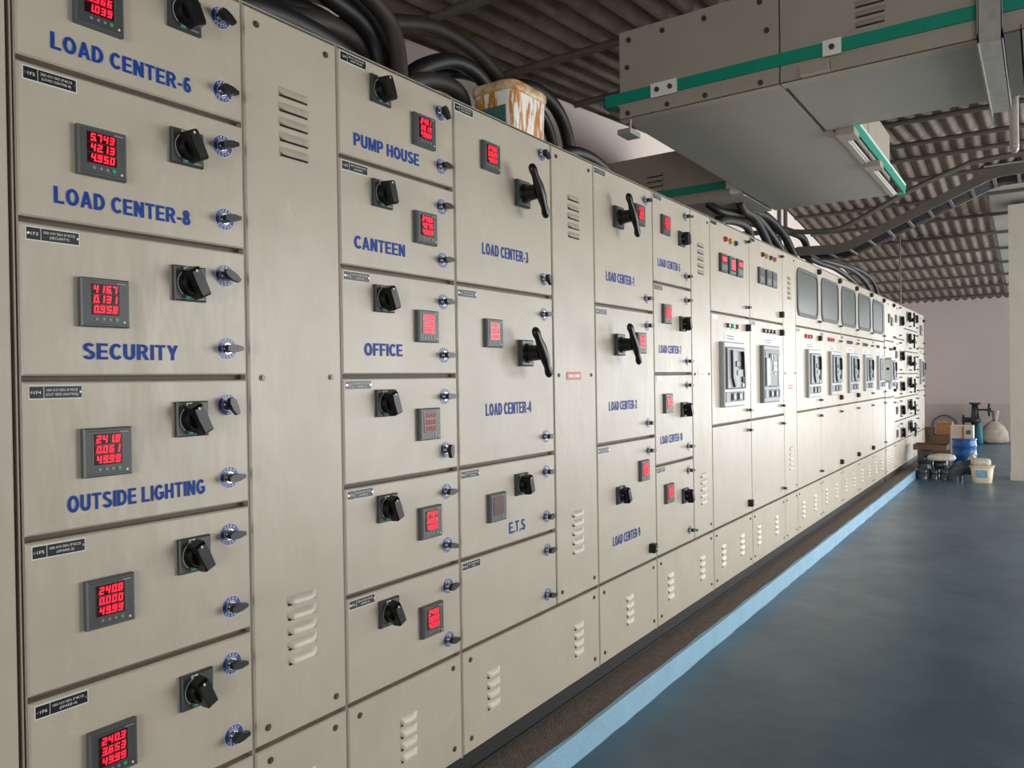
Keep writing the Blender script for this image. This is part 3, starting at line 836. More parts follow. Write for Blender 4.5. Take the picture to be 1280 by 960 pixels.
# LOAD CENTER-3 / 4 / E.T.S with its alley
c = Cab(1.957, 2.898, 'wide cabinet with doors lettered LOAD CENTER-3, LOAD CENTER-4 and E.T.S')
d = c.slab(1.957, 2.556, 1.716, TOP); d.meter(2.152, 2.168, ['240.6', '0.228', '49.99']); d.lever(2.345, 2.077); d.latch(2.49, 2.256, 0.6); d.latch(2.494, 1.781, 1.0)
d.name(2.012, 2.292, '4F1', '400A 415V 50KA 3P MCCB', '(LOAD CENTER-3)'); d.text('LOAD CENTER-3', 2.102, 1.829, 0.284, 0.040)
d = c.slab(1.957, 2.556, 1.112, 1.716); d.meter(2.152, 1.560, ['240.7', '20.58', '49.99']); d.lever(2.350, 1.495); d.latch(2.49, 1.646, 0.0); d.latch(2.491, 1.180, 0.0)
d.name(2.014, 1.686, '4F2', '400A 415V 50KA 3P MCCB', '(LOAD CENTER-4)'); d.text('LOAD CENTER-4', 2.108, 1.276, 0.284, 0.042)
d = c.slab(1.957, 2.556, 0.810, 1.112); d.meter(2.157, 0.958, None, False); d.rotary(2.315, 1.019, 0.2); d.latch(2.49, 1.045, 0.0); d.latch(2.488, 0.874, -0.2)
d.name(2.016, 1.088, '4F3', '100A 415V 50KA 3P MCCB', '(E.T.S)'); d.text('E.T.S', 2.236, 0.850, 0.102, 0.040)
d = c.slab(1.957, 2.556, ROWB, 0.810); d.latch(2.49, 0.745, -0.2); d.latch(2.486, 0.575, 0.05); d.name(2.015, 0.787, '4F4', 'CABLE', 'ALLEY')
d = alley(c, 2.556, 2.898)
b = MB(); b.plate(-0.058, 0.058, 0, -0.0015, -0.016, 0.016, REDP, 0.0004); b.box(-0.045, -0.004, -0.0019, -0.0015, -0.006, 0.006, WHITE); b.box(0.004, 0.045, -0.0019, -0.0015, -0.006, 0.006, WHITE)
SIGN = b.mesh('danger_sign'); d.p(SIGN, 'danger_sign', 2.711, 1.410)
base(c, 1.957, 2.898, [2.13, 2.722], 4)

# LOAD CENTER-1 / 2 / 9
c = Cab(2.898, 3.497, 'cabinet with two long lever handles on doors lettered LOAD CENTER-1 and LOAD CENTER-2')
d = c.slab(2.898, 3.497, 1.716, TOP); d.lever(3.118, 2.118); d.meter(3.342, 2.166, ['240.6', '15.28', '49.99']); d.latch(3.416, 2.249, 0.0); d.latch(3.415, 1.778, 0.0)
d.name(2.956, 2.289, '5F1', '400A 415V 50KA 3P MCCB', '(LOAD CENTER-1)'); d.text('LOAD CENTER-1', 3.003, 1.826, 0.280, 0.042)
d = c.slab(2.898, 3.497, 1.112, 1.716); d.lever(3.112, 1.547); d.meter(3.337, 1.562, ['240.6', '18.04', '49.99']); d.latch(3.42, 1.648, 0.1); d.latch(3.417, 1.180, 0.0)
d.name(2.956, 1.686, '5F2', '400A 415V 50KA 3P MCCB', '(LOAD CENTER-2)'); d.text('LOAD CENTER-2', 3.013, 1.255, 0.282, 0.040)
d = c.slab(2.898, 3.497, ROWB, 1.112); d.meter(3.352, 0.958, ['240.5', '88.06', '49.99']); d.rotary(3.108, 0.874, -0.35); d.latch(3.418, 1.047, 0.0); d.latch(3.427, 0.576, 0.0, False, True)
d.name(2.956, 1.086, '5F3', '250A 415V 50KA 3P MCCB', '(LOAD CENTER-9)'); d.text('LOAD CENTER-9', 3.032, 0.655, 0.277, 0.042)
base(c, 2.898, 3.497, [3.192])

# LOAD CENTER-5 / 7 / 10 with alley
c = Cab(3.497, 4.284, 'cabinet with four narrow doors lettered LOAD CENTER-5, LOAD CENTER-7 and LOAD CENTER-10')
zz = [TOP, 1.868, 1.416, 0.961, ROWB]
tt = ['LOAD CENTER-5', 'LOAD CENTER-7', 'LOAD CENTER-10', None]
for i in range(4):
    d = c.slab(3.497, 3.990, zz[i + 1], zz[i])
    d.meter(3.645, zz[i] - 0.150, [['240.6', '09.55', '49.99'], ['240.5', '26.10', '49.98'], ['240.6', '31.72', '49.99'], ['240.4', '0.000', '49.99']][i])
    d.rotary(3.858, zz[i] - 0.190, [-0.1, -0.3, -0.35, -0.35][i]); d.latch(3.918, zz[i] - 0.062, 0.0); d.latch(3.922, zz[i + 1] + 0.066, 0.0)
    d.name(3.556, zz[i] - 0.024, '6F%d' % (i + 1), '250A 415V 50KA 3P MCCB', ['(LOAD CENTER-5)', '(LOAD CENTER-7)', '(LOAD CENTER-10)', '(SPARE)'][i], white=(i == 2))
    if tt[i]: d.text(tt[i], 3.556, zz[i + 1] + 0.084 + (0.02 if i else 0.0), 0.284, 0.040)
d = alley(c, 3.990, 4.284)
b = MB(); b.plate(-0.05, 0.05, 0, -0.0015, -0.02, 0.02, PLATEW, 0.0004); b.box(-0.035, 0.035, -0.0018, -0.0015, -0.003, 0.003, REDP); WSIGN = b.mesh('warning_sign')
d.p(WSIGN, 'warning_sign', 4.124, 1.411)
base(c, 3.497, 4.284, [3.662, 4.104])

# two sections with meters, lamps and breakers
def bus_section(x0, x1, lab, lampset, lampx, mets, metx, kind, lamps2, acbx, lx, louv, sq):
    c = Cab(x0, x1 if lx is None else lx, lab)
    xl = x1 - 0.068
    d = c.slab(x0, x1, 1.772, TOP); d.name(x0 + 0.062, 2.292); d.lamps(lampset, lampx, 2.221, 0.095)
    for mx_, k in zip(metx, mets): d.p(DPM[k], 'digital_meter', mx_, 2.073)
    d.latch(xl, 2.258, 0.0, False); d.latch(xl, 1.838, 0.0, False, sq)
    d = c.slab(x0, x1, 1.112, 1.772); d.lamps(lamps2[0], lamps2[1], 1.705, lamps2[2])
    d.p(ACB[kind], 'circuit_breaker', acbx, 1.409)
    d.name(x0 + 0.062, 1.745, white=(kind == 'lever'))
    b = MB(); b.plate(-0.10, 0.10, 0, -0.0015, -0.022, 0.022, PLATEW, 0.0004)
    for k in range(2): b.box(-0.07, 0.07, -0.0019, -0.0015, -0.014 + k * 0.016, -0.006 + k * 0.016, TXTGREY)
    d.p(b.mesh('feeder_label'), 'feeder_label', acbx, 1.636)
    d.latch(xl, 1.707, 0.0, False, True); d.latch(xl, 1.179, 0.2, False)
    d = c.slab(x0, x1, ROWB, 1.112); d.latch(xl, 1.05, 0.0, False); d.latch(xl, 0.58, 0.0, False, kind == 'lever')
    base(c, x0, x1, louv)
    return c
bus_section(4.284, 5.000, 'cabinet with red, amber and blue lamps above three lit meters and a grey breaker', 'ryb', 4.535, ['half', 'full', 'half'], [4.487, 4.643, 4.783], 'lever', ('dgo', 4.56, 0.087), 4.612, None, [4.45, 4.79], False)
c = bus_section(5.000, 5.770, 'cabinet with four small lamps above three unlit meters and a dark-centred breaker', 'dybo', 5.277, ['off', 'off', 'off'], [5.234, 5.40, 5.535], 'dark', ('kkkk', 5.29, 0.08), 5.392, 6.124, [5.14, 5.55], True)
d = alley(c, 5.770, 6.124); d.p(SIGN, 'danger_sign', 5.955, 1.312, scale=(0.9, 1, 1.0)); base(c, 5.770, 6.124, [])

# five sections with windowed doors
XI = [6.124, 6.905, 7.708, 8.505, 9.312, 10.120]
ordn = ['nearest', 'second', 'middle', 'fourth', 'farthest']
lampsI = ['rrr', 'rrr', 'kkk', 'kkk', 'kk']
b = MB()
outer = rrect(-0.335, 0.335, -0.19, 0.19, 0.075); inner = rrect(-0.305, 0.305, -0.16, 0.16, 0.06)
nn = len(outer)
vs = [(p[0], 0.0, p[1]) for p in outer] + [(p[0], -0.009, p[1]) for p in outer] + [(p[0], -0.009, p[1]) for p in inner] + [(p[0], -0.003, p[1]) for p in inner]
b.add(vs, [(k * nn + i, k * nn + (i + 1) % nn, (k + 1) * nn + (i + 1) % nn, (k + 1) * nn + i) for k in range(3) for i in range(nn)], GASKET)
GASK = b.mesh('window_gasket')
b = MB(); b.prism(rrect(-0.308, 0.308, -0.163, 0.163, 0.06), 0.0, -0.0035, GLASSW); PANE = b.mesh('window_pane')
b = MB(); b.plate(-0.15, 0.15, 0, -0.0015, -0.024, 0.024, PLATEW, 0.0004)
for k in range(2): b.box(-0.11, 0.11, -0.0019, -0.0015, -0.015 + k * 0.017, -0.006 + k * 0.017, TXTGREY)
FLAB = b.mesh('feeder_label')
for i in range(5):
    x0, x1 = XI[i], XI[i + 1]
    c = Cab(x0, x1, '%s of the five cabinets with a rounded window in the upper door' % ordn[i])
    xm = (x0 + x1) / 2; xl = x1 - 0.055
    d = c.slab(x0, x1, 1.778, TOP); d.p(GASK, 'window_gasket', xm - 0.015, 2.05); d.p(PANE, 'window_pane', xm - 0.015, 2.05)
    d.latch(xl, 2.268, 0.0, False, True); d.latch(xl, 1.846, 0.0, False)
    d = c.slab(x0, x1, 1.112, 1.778); d.name(x0 + 0.06, 1.748); d.lamps(lampsI[i], xm - 0.10, 1.71, 0.085); d.p(FLAB, 'feeder_label', xm + 0.03, 1.637)
    d.p(ACB['lever' if i < 4 else 'blank'], 'circuit_breaker', xm + 0.09, 1.410)
    d.latch(xl + 0.01, 1.707, 0.0, False, i == 0); d.latch(xl + 0.01, 1.184, 0.0, False, i in (1, 2))
    if i == 4:
        b = MB(); b.box(-0.006, 0.006, -0.085, 0, -0.15, 0.15, ACBGR); b.box(-0.010, -0.006, -0.075, -0.02, -0.12, 0.12, PLATEW); b.box(-0.012, -0.006, -0.06, -0.03, 0.0, 0.03, BLACKP)
        d.p(b.mesh('breaker_flap'), 'breaker_flap', xl + 0.01, 1.44)
    d = c.slab(x0, x1, ROWB, 1.112); d.latch(xl, 1.052, 0.3 if i == 0 else 0.0, False); d.latch(xl, 0.582, 0.0, False, i in (1, 2, 3))
    base(c, x0, x1, [x0 + 0.17, x1 - 0.24])

# far sections in a creamier paint
c = Cab(10.165, 10.845, 'cream cabinet with paired meters right after the five windowed cabinets', paint=CREAM)
d = c.slab(10.165, 10.845, 1.80, TOP); d.name(10.42, 2.255); d.p(DPM['off'], 'digital_meter', 10.47, 2.08); d.p(DPM['off'], 'digital_meter', 10.66, 2.05); d.latch(10.80, 2.262, 0.0, False, True); d.latch(10.80, 1.86, 0, False)
d = c.slab(10.165, 10.845, 1.105, 1.80); d.lamps('kkk', 10.48, 1.70, 0.075); d.p(FLAB, 'feeder_label', 10.56, 1.632); d.p(ACB['lever'], 'circuit_breaker', 10.59, 1.40); d.latch(10.80, 1.715, 0, False, True); d.latch(10.80, 1.19, 0, False, True)
d = c.slab(10.165, 10.845, ROWB, 1.105); d.latch(10.80, 1.03, 0, False)
base(c, 10.165, 10.845, [10.4, 10.6])
def far_col(x0, x1, zs, lab, kind):
    c = Cab(x0, x1, lab, paint=CREAM)
    for i in range(len(zs) - 1):
        d = c.slab(x0, x1, zs[i + 1], zs[i])
        zt = zs[i]
        if kind == 'rotary':
            d.name(x0 + 0.27, zt - 0.07); d.meter(x0 + 0.16, zt - 0.16 - (0.05 if i < 2 else 0), None, False); d.rotary(x1 - 0.33, zt - 0.17 - (0.05 if i < 2 else 0), -0.4, 1.7); d.latch(x1 - 0.42, zt - 0.05, 0, False)
            d.latch(x1 - 0.42, zs[i + 1] + 0.05, 0, False); d.p(FLAB, 'feeder_label', x0 + 0.30, zs[i + 1] + 0.06, scale=(0.5, 1, 0.9))
        elif kind == 'lever':
            d.name(x0 + 0.3, zt - 0.055); d.latch(x1 - 0.32, zt - 0.06, 0, False); d.rotary(x0 + 0.33, zt - 0.12, 0.0, 1.6); d.p(LEVER, 'lever_handle', x0 + 0.36, zt - 0.17)
            d.latch(x1 - 0.32, zs[i + 1] + 0.05, 0, False)
        else:
            d.name(x0 + 0.3, zt - 0.055); d.latch(x1 - 0.12, zt - 0.06, 0, False); d.lamps('o', x1 - 0.2, zt - 0.16); d.latch(x1 - 0.12, zs[i + 1] + 0.06, 0, False)
            if i == 0: d.rotary(x0 + 0.25, zt - 0.12, 0.0, 1.7)
    base(c, x0, x1, [(x0 + x1) / 2])
far_col(10.845, 11.73, [TOP, 1.851, 1.396, 1.08, 0.78, ROWB], 'cream cabinet with five black rotary switches, nearest of the far many-door cabinets', 'rotary')
far_col(11.73, 12.54, [TOP, 2.014, 1.70, 1.393, 1.08, 0.78, ROWB], 'cream cabinet with hanging lever handles, middle of the far many-door cabinets', 'lever')
far_col(12.54, 13.06, [TOP, 2.014, 1.70, 1.393, 1.08, 0.78, ROWB], 'narrow cream cabinet with orange lamps, last of the far many-door cabinets', 'lamp')
c = Cab(13.065, 13.83, 'pale end cabinet of the row with one breaker, nearest the back wall')
d = c.slab(13.065, 13.83, 1.785, TOP); d.name(13.4, 2.24); d.p(DPM['off'], 'digital_meter', 13.46, 2.06, scale=(2, 1, 1.4)); d.latch(13.74, 2.22, 0, False, True); d.latch(13.74, 1.87, 0, False)
d = c.slab(13.065, 13.83, 1.13, 1.785); d.name(13.4, 1.72); d.p(FLAB, 'feeder_label', 13.45, 1.65); d.p(ACB['lever'], 'circuit_breaker', 13.47, 1.42); d.latch(13.74, 1.70, 0, False); d.latch(13.74, 1.19, 0, False)
d = c.slab(13.065, 13.83, ROWB, 1.13); d.latch(13.74, 1.04, 0, False)
base(c, 13.065, 13.83, [])

# ================================================================== OVERHEAD BUS DUCTS
def bolt(b, x, y, z, ax): b.cyl((x, y, z), 0.013, 0.010, ax, SCREWM, 6, 0.012, smooth=False)
# near duct: run along Y (bottom Z 2.70, front face X 3.52) and a leg running along +X
DZ0, DZ1 = 2.70, 3.135
du = empty('bus_duct', (3.95, -0.8, DZ0), 'large beige and grey overhead bus duct with green flange strips', 'duct')
def local(o, x, y, z): return (x - o.location.x, y - o.location.y, z - o.location.z)
def dpart(o, name, fn, M=None):
    b = MB(); fn(b); b.v = [local(o, *v) for v in b.v]
    return b.build(name, o)
XF, XBK = 3.52, 4.36; YL, YRr = 0.175, -0.625
def body1(b):
    b.box(XF, XBK, -6.3, -0.618, DZ0 + 0.012, DZ1, DUCT)          # crosswise run, right of the seam
def body2(b):
    b.box(XF, 6.20, -0.611, YL, DZ0 + 0.012, DZ1, DUCT); b.box(XBK + 0.005, 6.20, -0.660, -0.611, DZ0 + 0.012, DZ1, DUCT)            # leg running away
dpart(du, 'cross_housing', body1); dpart(du, 'leg_housing', body2)
def bp1(b): b.box(XF + 0.012, XBK - 0.01, -6.3, -0.630, DZ0, DZ0 + 0.012, DUCTB)
def bp2(b): b.box(XF + 0.012, 6.19, -0.606, YL - 0.012, DZ0, DZ0 + 0.012, DUCTB); b.box(XBK + 0.005, 6.19, -0.655, -0.606, DZ0, DZ0 + 0.012, DUCTB)
dpart(du, 'bottom_plate', bp1); dpart(du, 'bottom_plate', bp2)
def lipA(b): b.box(XF - 0.006, XF, -0.611, YL, DZ0 - 0.004, DZ0 + 0.045, DUCT); b.box(XF - 0.006, XF + 0.05, -0.611, YL, DZ0 - 0.006, DZ0, DUCT)
def lipB(b): b.box(XF - 0.006, XF, -6.3, -0.618, DZ0 - 0.004, DZ0 + 0.060, DUCT); b.box(XF - 0.006, XF + 0.06, -6.3, -0.618, DZ0 - 0.006, DZ0, DUCT)
dpart(du, 'bottom_flange', lipA); dpart(du, 'bottom_flange', lipB)
def strip(b):
    b.box(XF - 0.012, XF - 0.006, -6.3, YL + 0.085, DZ0 + 0.075, DZ0 + 0.130, GREENS)
    b.box(XF - 0.012, XF + 0.05, YL + 0.02, YL + 0.085, DZ0 + 0.070, DZ0 + 0.076, GREENS)
    b.box(XF - 0.012, XF + 0.06, YL + 0.080, YL + 0.085, DZ0 + 0.07, DZ0 + 0.130, GREENS)
dpart(du, 'green_strip', strip)
def strip2(b):
    b.box(4.40, 6.32, -0.745, -0.739, DZ0 + 0.020, DZ0 + 0.085, GREENS)
    b.box(4.40, 6.32, -0.745, -0.690, DZ0 + 0.085, DZ0 + 0.091, GREENS)
    b.box(4.40, 6.32, -0.749, -0.745, DZ0 + 0.076, DZ0 + 0.089, PLATEW)
    b.box(6.22, 6.32, -0.745, -0.690, DZ0 + 0.014, DZ0 + 0.020, GREENS)
dpart(du, 'green_strip', strip2)
def lipR(b):
    b.box(4.40, 6.20, -0.689, -0.660, DZ0 - 0.01, DZ0 + 0.030, DUCT); b.box(4.40, 6.20, -0.704, -0.689, DZ0 + 0.0, DZ0 + 0.006, PLATEW)
dpart(du, 'bottom_flange', lipR)
for (y0, y1, nb) in ((-0.135, -0.0, 2), (-0.875, -0.800, 1)):
    def cl(b, y0=y0, y1=y1, nb=nb):
        b.box(XF - 0.020, XF - 0.012, y0, y1, DZ0 + 0.066, DZ0 + 0.134, PLATEW)
        for k in range(nb): bolt(b, XF - 0.020, y0 + (k + 0.5) * (y1 - y0) / nb, DZ0 + 0.100, (-1, 0, 0))
    dpart(du, 'joint_clamp', cl)
def tabs(b):
    b.box(XF - 0.05, XF + 0.01, -0.83, -0.71, DZ0 - 0.002, DZ0 + 0.045, DUCT)
dpart(du, 'hinge_bracket', tabs)
for (x, y, ln) in ((4.37, -0.71, 0.14), (5.15, -0.71, 0.13)):
    dpart(du, 'support_bracket', lambda b, x=x, y=y, ln=ln: (b.box(x, x + ln, y - 0.05, y + 0.04, DZ0 - 0.03, DZ0 + 0.006, DUCT)))
for (y, z) in ((0.12, 0.385), (-0.06, 0.385), (-0.27, 0.385), (-0.53, 0.385), (0.13, 0.022), (-0.08, 0.022), (-0.27, 0.022), (-0.53, 0.022), (0.13, 0.25), (-0.56, 0.25)):
    dpart(du, 'bolt', lambda b, y=y, z=z: bolt(b, XF - 0.005, y, DZ0 + z, (-1, 0, 0)))
for k in range(6):
    z = DZ0 + 0.175 + k * 0.042
    def lv(b, z=z):
        vs = []
        yc = -0.985; hw = 0.06
        n_ = 8
        for i in range(n_ + 1):
            t = -1 + 2 * i / n_; e = math.sqrt(max(0, 1 - abs(t) ** 6))
            for (u, v) in ((0, 0), (0.5, 0.8), (1, 1)): vs.append((XF - 0.012 * v * e - 0.0005, yc - t * hw, z + 0.012 - u * 0.024 * (0.5 + 0.5 * e)))
        b.add(vs, [(i * 3 + k2, i * 3 + k2 + 1, (i + 1) * 3 + k2 + 1, (i + 1) * 3 + k2) for i in range(n_) for k2 in range(2)], DUCT, True)
        b.box(XF - 0.0022, XF - 0.0006, yc - 0.056, yc + 0.056, z - 0.016, z - 0.010, SLOTDK)
    dpart(du, 'louver', lv)
# far duct: from the end of the leg to the wall side
d2 = empty('bus_duct', (5.86, 0.7, DZ0), 'dark shaded bus duct with louvres crossing above the LOAD CENTER-5 cabinet', 'duct')
dpart(d2, 'cross_housing', lambda b: b.box(5.53, 6.20, YL + 0.012, 1.30, DZ0 + 0.012, 3.115, DUCT))
dpart(d2, 'bottom_plate', lambda b: b.box(5.542, 6.19, 0.30, 1.29, DZ0, DZ0 + 0.012, DUCTB))
dpart(d2, 'bottom_plate', lambda b: b.box(5.542, 6.19, YL + 0.014, 0.292, DZ0, DZ0 + 0.012, DUCTB))
dpart(d2, 'green_strip', lambda b: b.box(5.518, 5.53, 0.24, 1.30, DZ0 + 0.070, DZ0 + 0.125, GREENS))
dpart(d2, 'joint_clamp', lambda b: (b.box(5.505, 5.518, 0.19, 0.32, DZ0 + 0.06, DZ0 + 0.13, PLATEW), bolt(b, 5.505, 0.25, DZ0 + 0.095, (-1, 0, 0))))
dpart(d2, 'bottom_flange', lambda b: b.box(5.50, 5.545, 0.19, 1.30, DZ0 - 0.006, DZ0 + 0.045, DUCT))
dpart(d2, 'end_bracket', lambda b: b.box(5.44, 5.53, 0.19, 0.27, DZ0 + 0.01, DZ0 + 0.05, PLATEW))
for k in range(4):
    dpart(d2, 'louver', lambda b, z=2.83 + k * 0.04: (b.box(5.518, 5.53, 0.82, 0.95, z, z + 0.02, DUCT), b.box(5.527, 5.5295, 0.82, 0.95, z - 0.007, z, SLOTDK)))
# joint line on the right side of the leg
dpart(du, 'joint_seam', lambda b: (b.box(5.36, 5.365, -0.6615, -0.660, DZ0 + 0.03, DZ1 - 0.01, SLOTDK)))
# little support foot below the left flange
sf = empty('duct_support_foot', (3.50, 0.12, 2.61), 'small grey plate hanging on a rod under the left end of the bus duct', 'bracket')
dpart(sf, 'plate', lambda b: b.box(3.455, 3.57, 0.09, 0.16, 2.605, 2.63, DUCTB))
dpart(sf, 'rod', lambda b: b.cyl((3.53, 0.125, 2.63), 0.006, 0.072, (0, 0, 1), STEEL, 8))
# hanger channel wrapping under the duct at the right
hg = empty('duct_hanger', (3.45, -1.41, 2.64), 'bent galvanised channel hanger wrapping under the bus duct at right', 'hanger')
def hv(b):
    b.box(3.44, 3.446, -1.452, -1.375, 2.655, 3.36, STEEL); b.box(3.44, 3.475, -1.378, -1.372, 2.655, 3.36, STEEL); b.box(3.44, 3.475, -1.455, -1.449, 2.655, 3.36, STEEL)
dpart(hg, 'upright', hv)
def hh(b):
    b.box(3.44, 4.40, -1.452, -1.378, 2.650, 2.656, STEEL)
    vs = [(3.44, -1.378, 2.640), (4.52, -1.378, 2.640), (4.40, -1.378, 2.690), (3.44, -1.378, 2.690), (3.44, -1.372, 2.640), (4.52, -1.372, 2.640), (4.40, -1.372, 2.690), (3.44, -1.372, 2.690)]
    b.add(vs, [(0, 1, 2, 3), (7, 6, 5, 4), (0, 4, 5, 1), (1, 5, 6, 2), (2, 6, 7, 3), (3, 7, 4, 0)], STEEL)
    b.box(3.44, 4.40, -1.455, -1.449, 2.650, 2.690, STEEL)
dpart(hg, 'cross_arm', hh)
hd = empty('duct_hanger', (3.9, -1.49, 2.66), 'dark painted channel beside the galvanised duct hanger', 'hanger')  # added bar: its dark colour stands in for the shade inside a duct gap
dpart(hd, 'cross_arm', lambda b: (b.box(3.45, 4.25, -1.515, -1.459, 2.668, 2.676, PURL), b.box(3.45, 4.25, -1.515, -1.509, 2.668, 2.694, PURL)))
dpart(hd, 'fixing_plate', lambda b: b.box(3.50, 3.60, -1.509, -1.459, 2.676, 2.692, PURL))
hp = empty('conduit_pipe', (4.5, -1.462, 2.47), 'short shiny steel pipe hanging beside the duct hanger tip', 'pipe')
dpart(hp, 'tube', lambda b: b.tube([(4.5, -1.462, 3.42), (4.5, -1.462, 2.6), (4.5, -1.462, 2.485)], 0.020, STEEL, 16))
dpart(hp, 'rounded_end', lambda b: b.lathe([(0.006, -0.018), (0.014, -0.012), (0.0195, 0.0), (0.021, 0.02)], (4.5, -1.462, 2.485), STEEL, 16))
dpart(hp, 'collar', lambda b: b.cyl((4.5, -1.462, 2.74), 0.027, 0.016, (0, 0, 1), STEEL, 16))

# ================================================================== CABLE TRAY, CONDUITS
tr = empty('cable_tray', (8.0, -0.4, 2.6), 'ladder cable tray rising from the boards to the pillar', 'cable tray')
tpts = [(0.46, 2.64), (0.10, 2.622), (-0.02, 2.64), (-1.18, 3.13), (-1.28, 3.155), (-2.6, 3.17)]
def rail(b, x0, x1):
    vs = []
    for (y, z) in tpts: vs += [(x0, y, z - 0.045), (x1, y, z - 0.045), (x1, y, z + 0.045), (x0, y, z + 0.045)]
    n_ = len(tpts)
    fs = [(i * 4 + k, i * 4 + (k + 1) % 4, (i + 1) * 4 + (k + 1) % 4, (i + 1) * 4 + k) for i in range(n_ - 1) for k in range(4)] + [(3, 2, 1, 0), tuple((n_ - 1) * 4 + k for k in range(4))]
    b.add(vs, fs, TRAYM)
dpart(tr, 'side_rail', lambda b: rail(b, 7.99, 8.005)); dpart(tr, 'side_rail', lambda b: rail(b, 8.395, 8.41))
def along(t):
    L = [0]
    for i in range(len(tpts) - 1): L.append(L[-1] + math.hypot(tpts[i + 1][0] - tpts[i][0], tpts[i + 1][1] - tpts[i][1]))
    for i in range(len(tpts) - 1):
        if t <= L[i + 1] or i == len(tpts) - 2:
            k = (t - L[i]) / (L[i + 1] - L[i]); return (tpts[i][0] + k * (tpts[i + 1][0] - tpts[i][0]), tpts[i][1] + k * (tpts[i + 1][1] - tpts[i][1]))
t = 0.12
while t < 2.9:
    y, z = along(t)
    dpart(tr, 'rung', lambda b, y=y, z=z: b.box(8.005, 8.395, y - 0.012, y + 0.012, z - 0.045, z - 0.027, TRAYM))
    t += 0.185
def cable(name, label, pts, r, M=CABLE, k=8, cat='cable', group=None):
    b = MB(); P = spline(pts, k); o = P[len(P) // 2]
    b.tube([p - o for p in P], r, M, 12)
    return tag(b.build(name, None, o), label, cat, group)
for i, x in enumerate((8.06, 8.13, 8.20, 8.27, 8.34)):
    cable('tray_cable', 'black power cable lying in the ladder cable tray', [(x, y, z + 0.004) for y, z in [(0.44, 2.64), (0.1, 2.625)] + tpts[2:]], 0.030, CABLE, 4, group='cables lying in the tray')
cable('conduit', 'thin grey conduit climbing above the cable tray to the pillar', [(7.7, 1.34, 2.86), (7.7, 0.53, 2.80), (7.7, 0.28, 2.77), (7.7, 0.06, 2.76), (7.7, -0.08, 2.79), (7.7, -0.36, 2.92), (7.7, -0.62, 3.04), (7.7, -0.99, 3.17), (7.7, -1.23, 3.21), (7.7, -2.6, 3.26)], 0.024, TRAYM, 6, 'conduit')
cable('conduit', 'thin vertical rod dropping from the roof to the far cream cabinets', [(12.9, 0.20, roof_z(12.9) - 0.03), (12.9, 0.20, 3.0), (12.9, 0.20, TOP)], 0.012, TRAYM, 2, 'conduit')
cable('conduit', 'left one of two dark vertical conduits on the wall above the boards', [(10.55, 1.325, 2.2), (10.55, 1.325, 3.0), (10.55, 1.325, 3.72)], 0.024, PURL, 2, 'conduit')
cable('conduit', 'right one of two dark vertical conduits on the wall above the boards', [(10.85, 1.325, 2.2), (10.85, 1.325, 3.0), (10.85, 1.325, 3.70)], 0.024, PURL, 2, 'conduit')

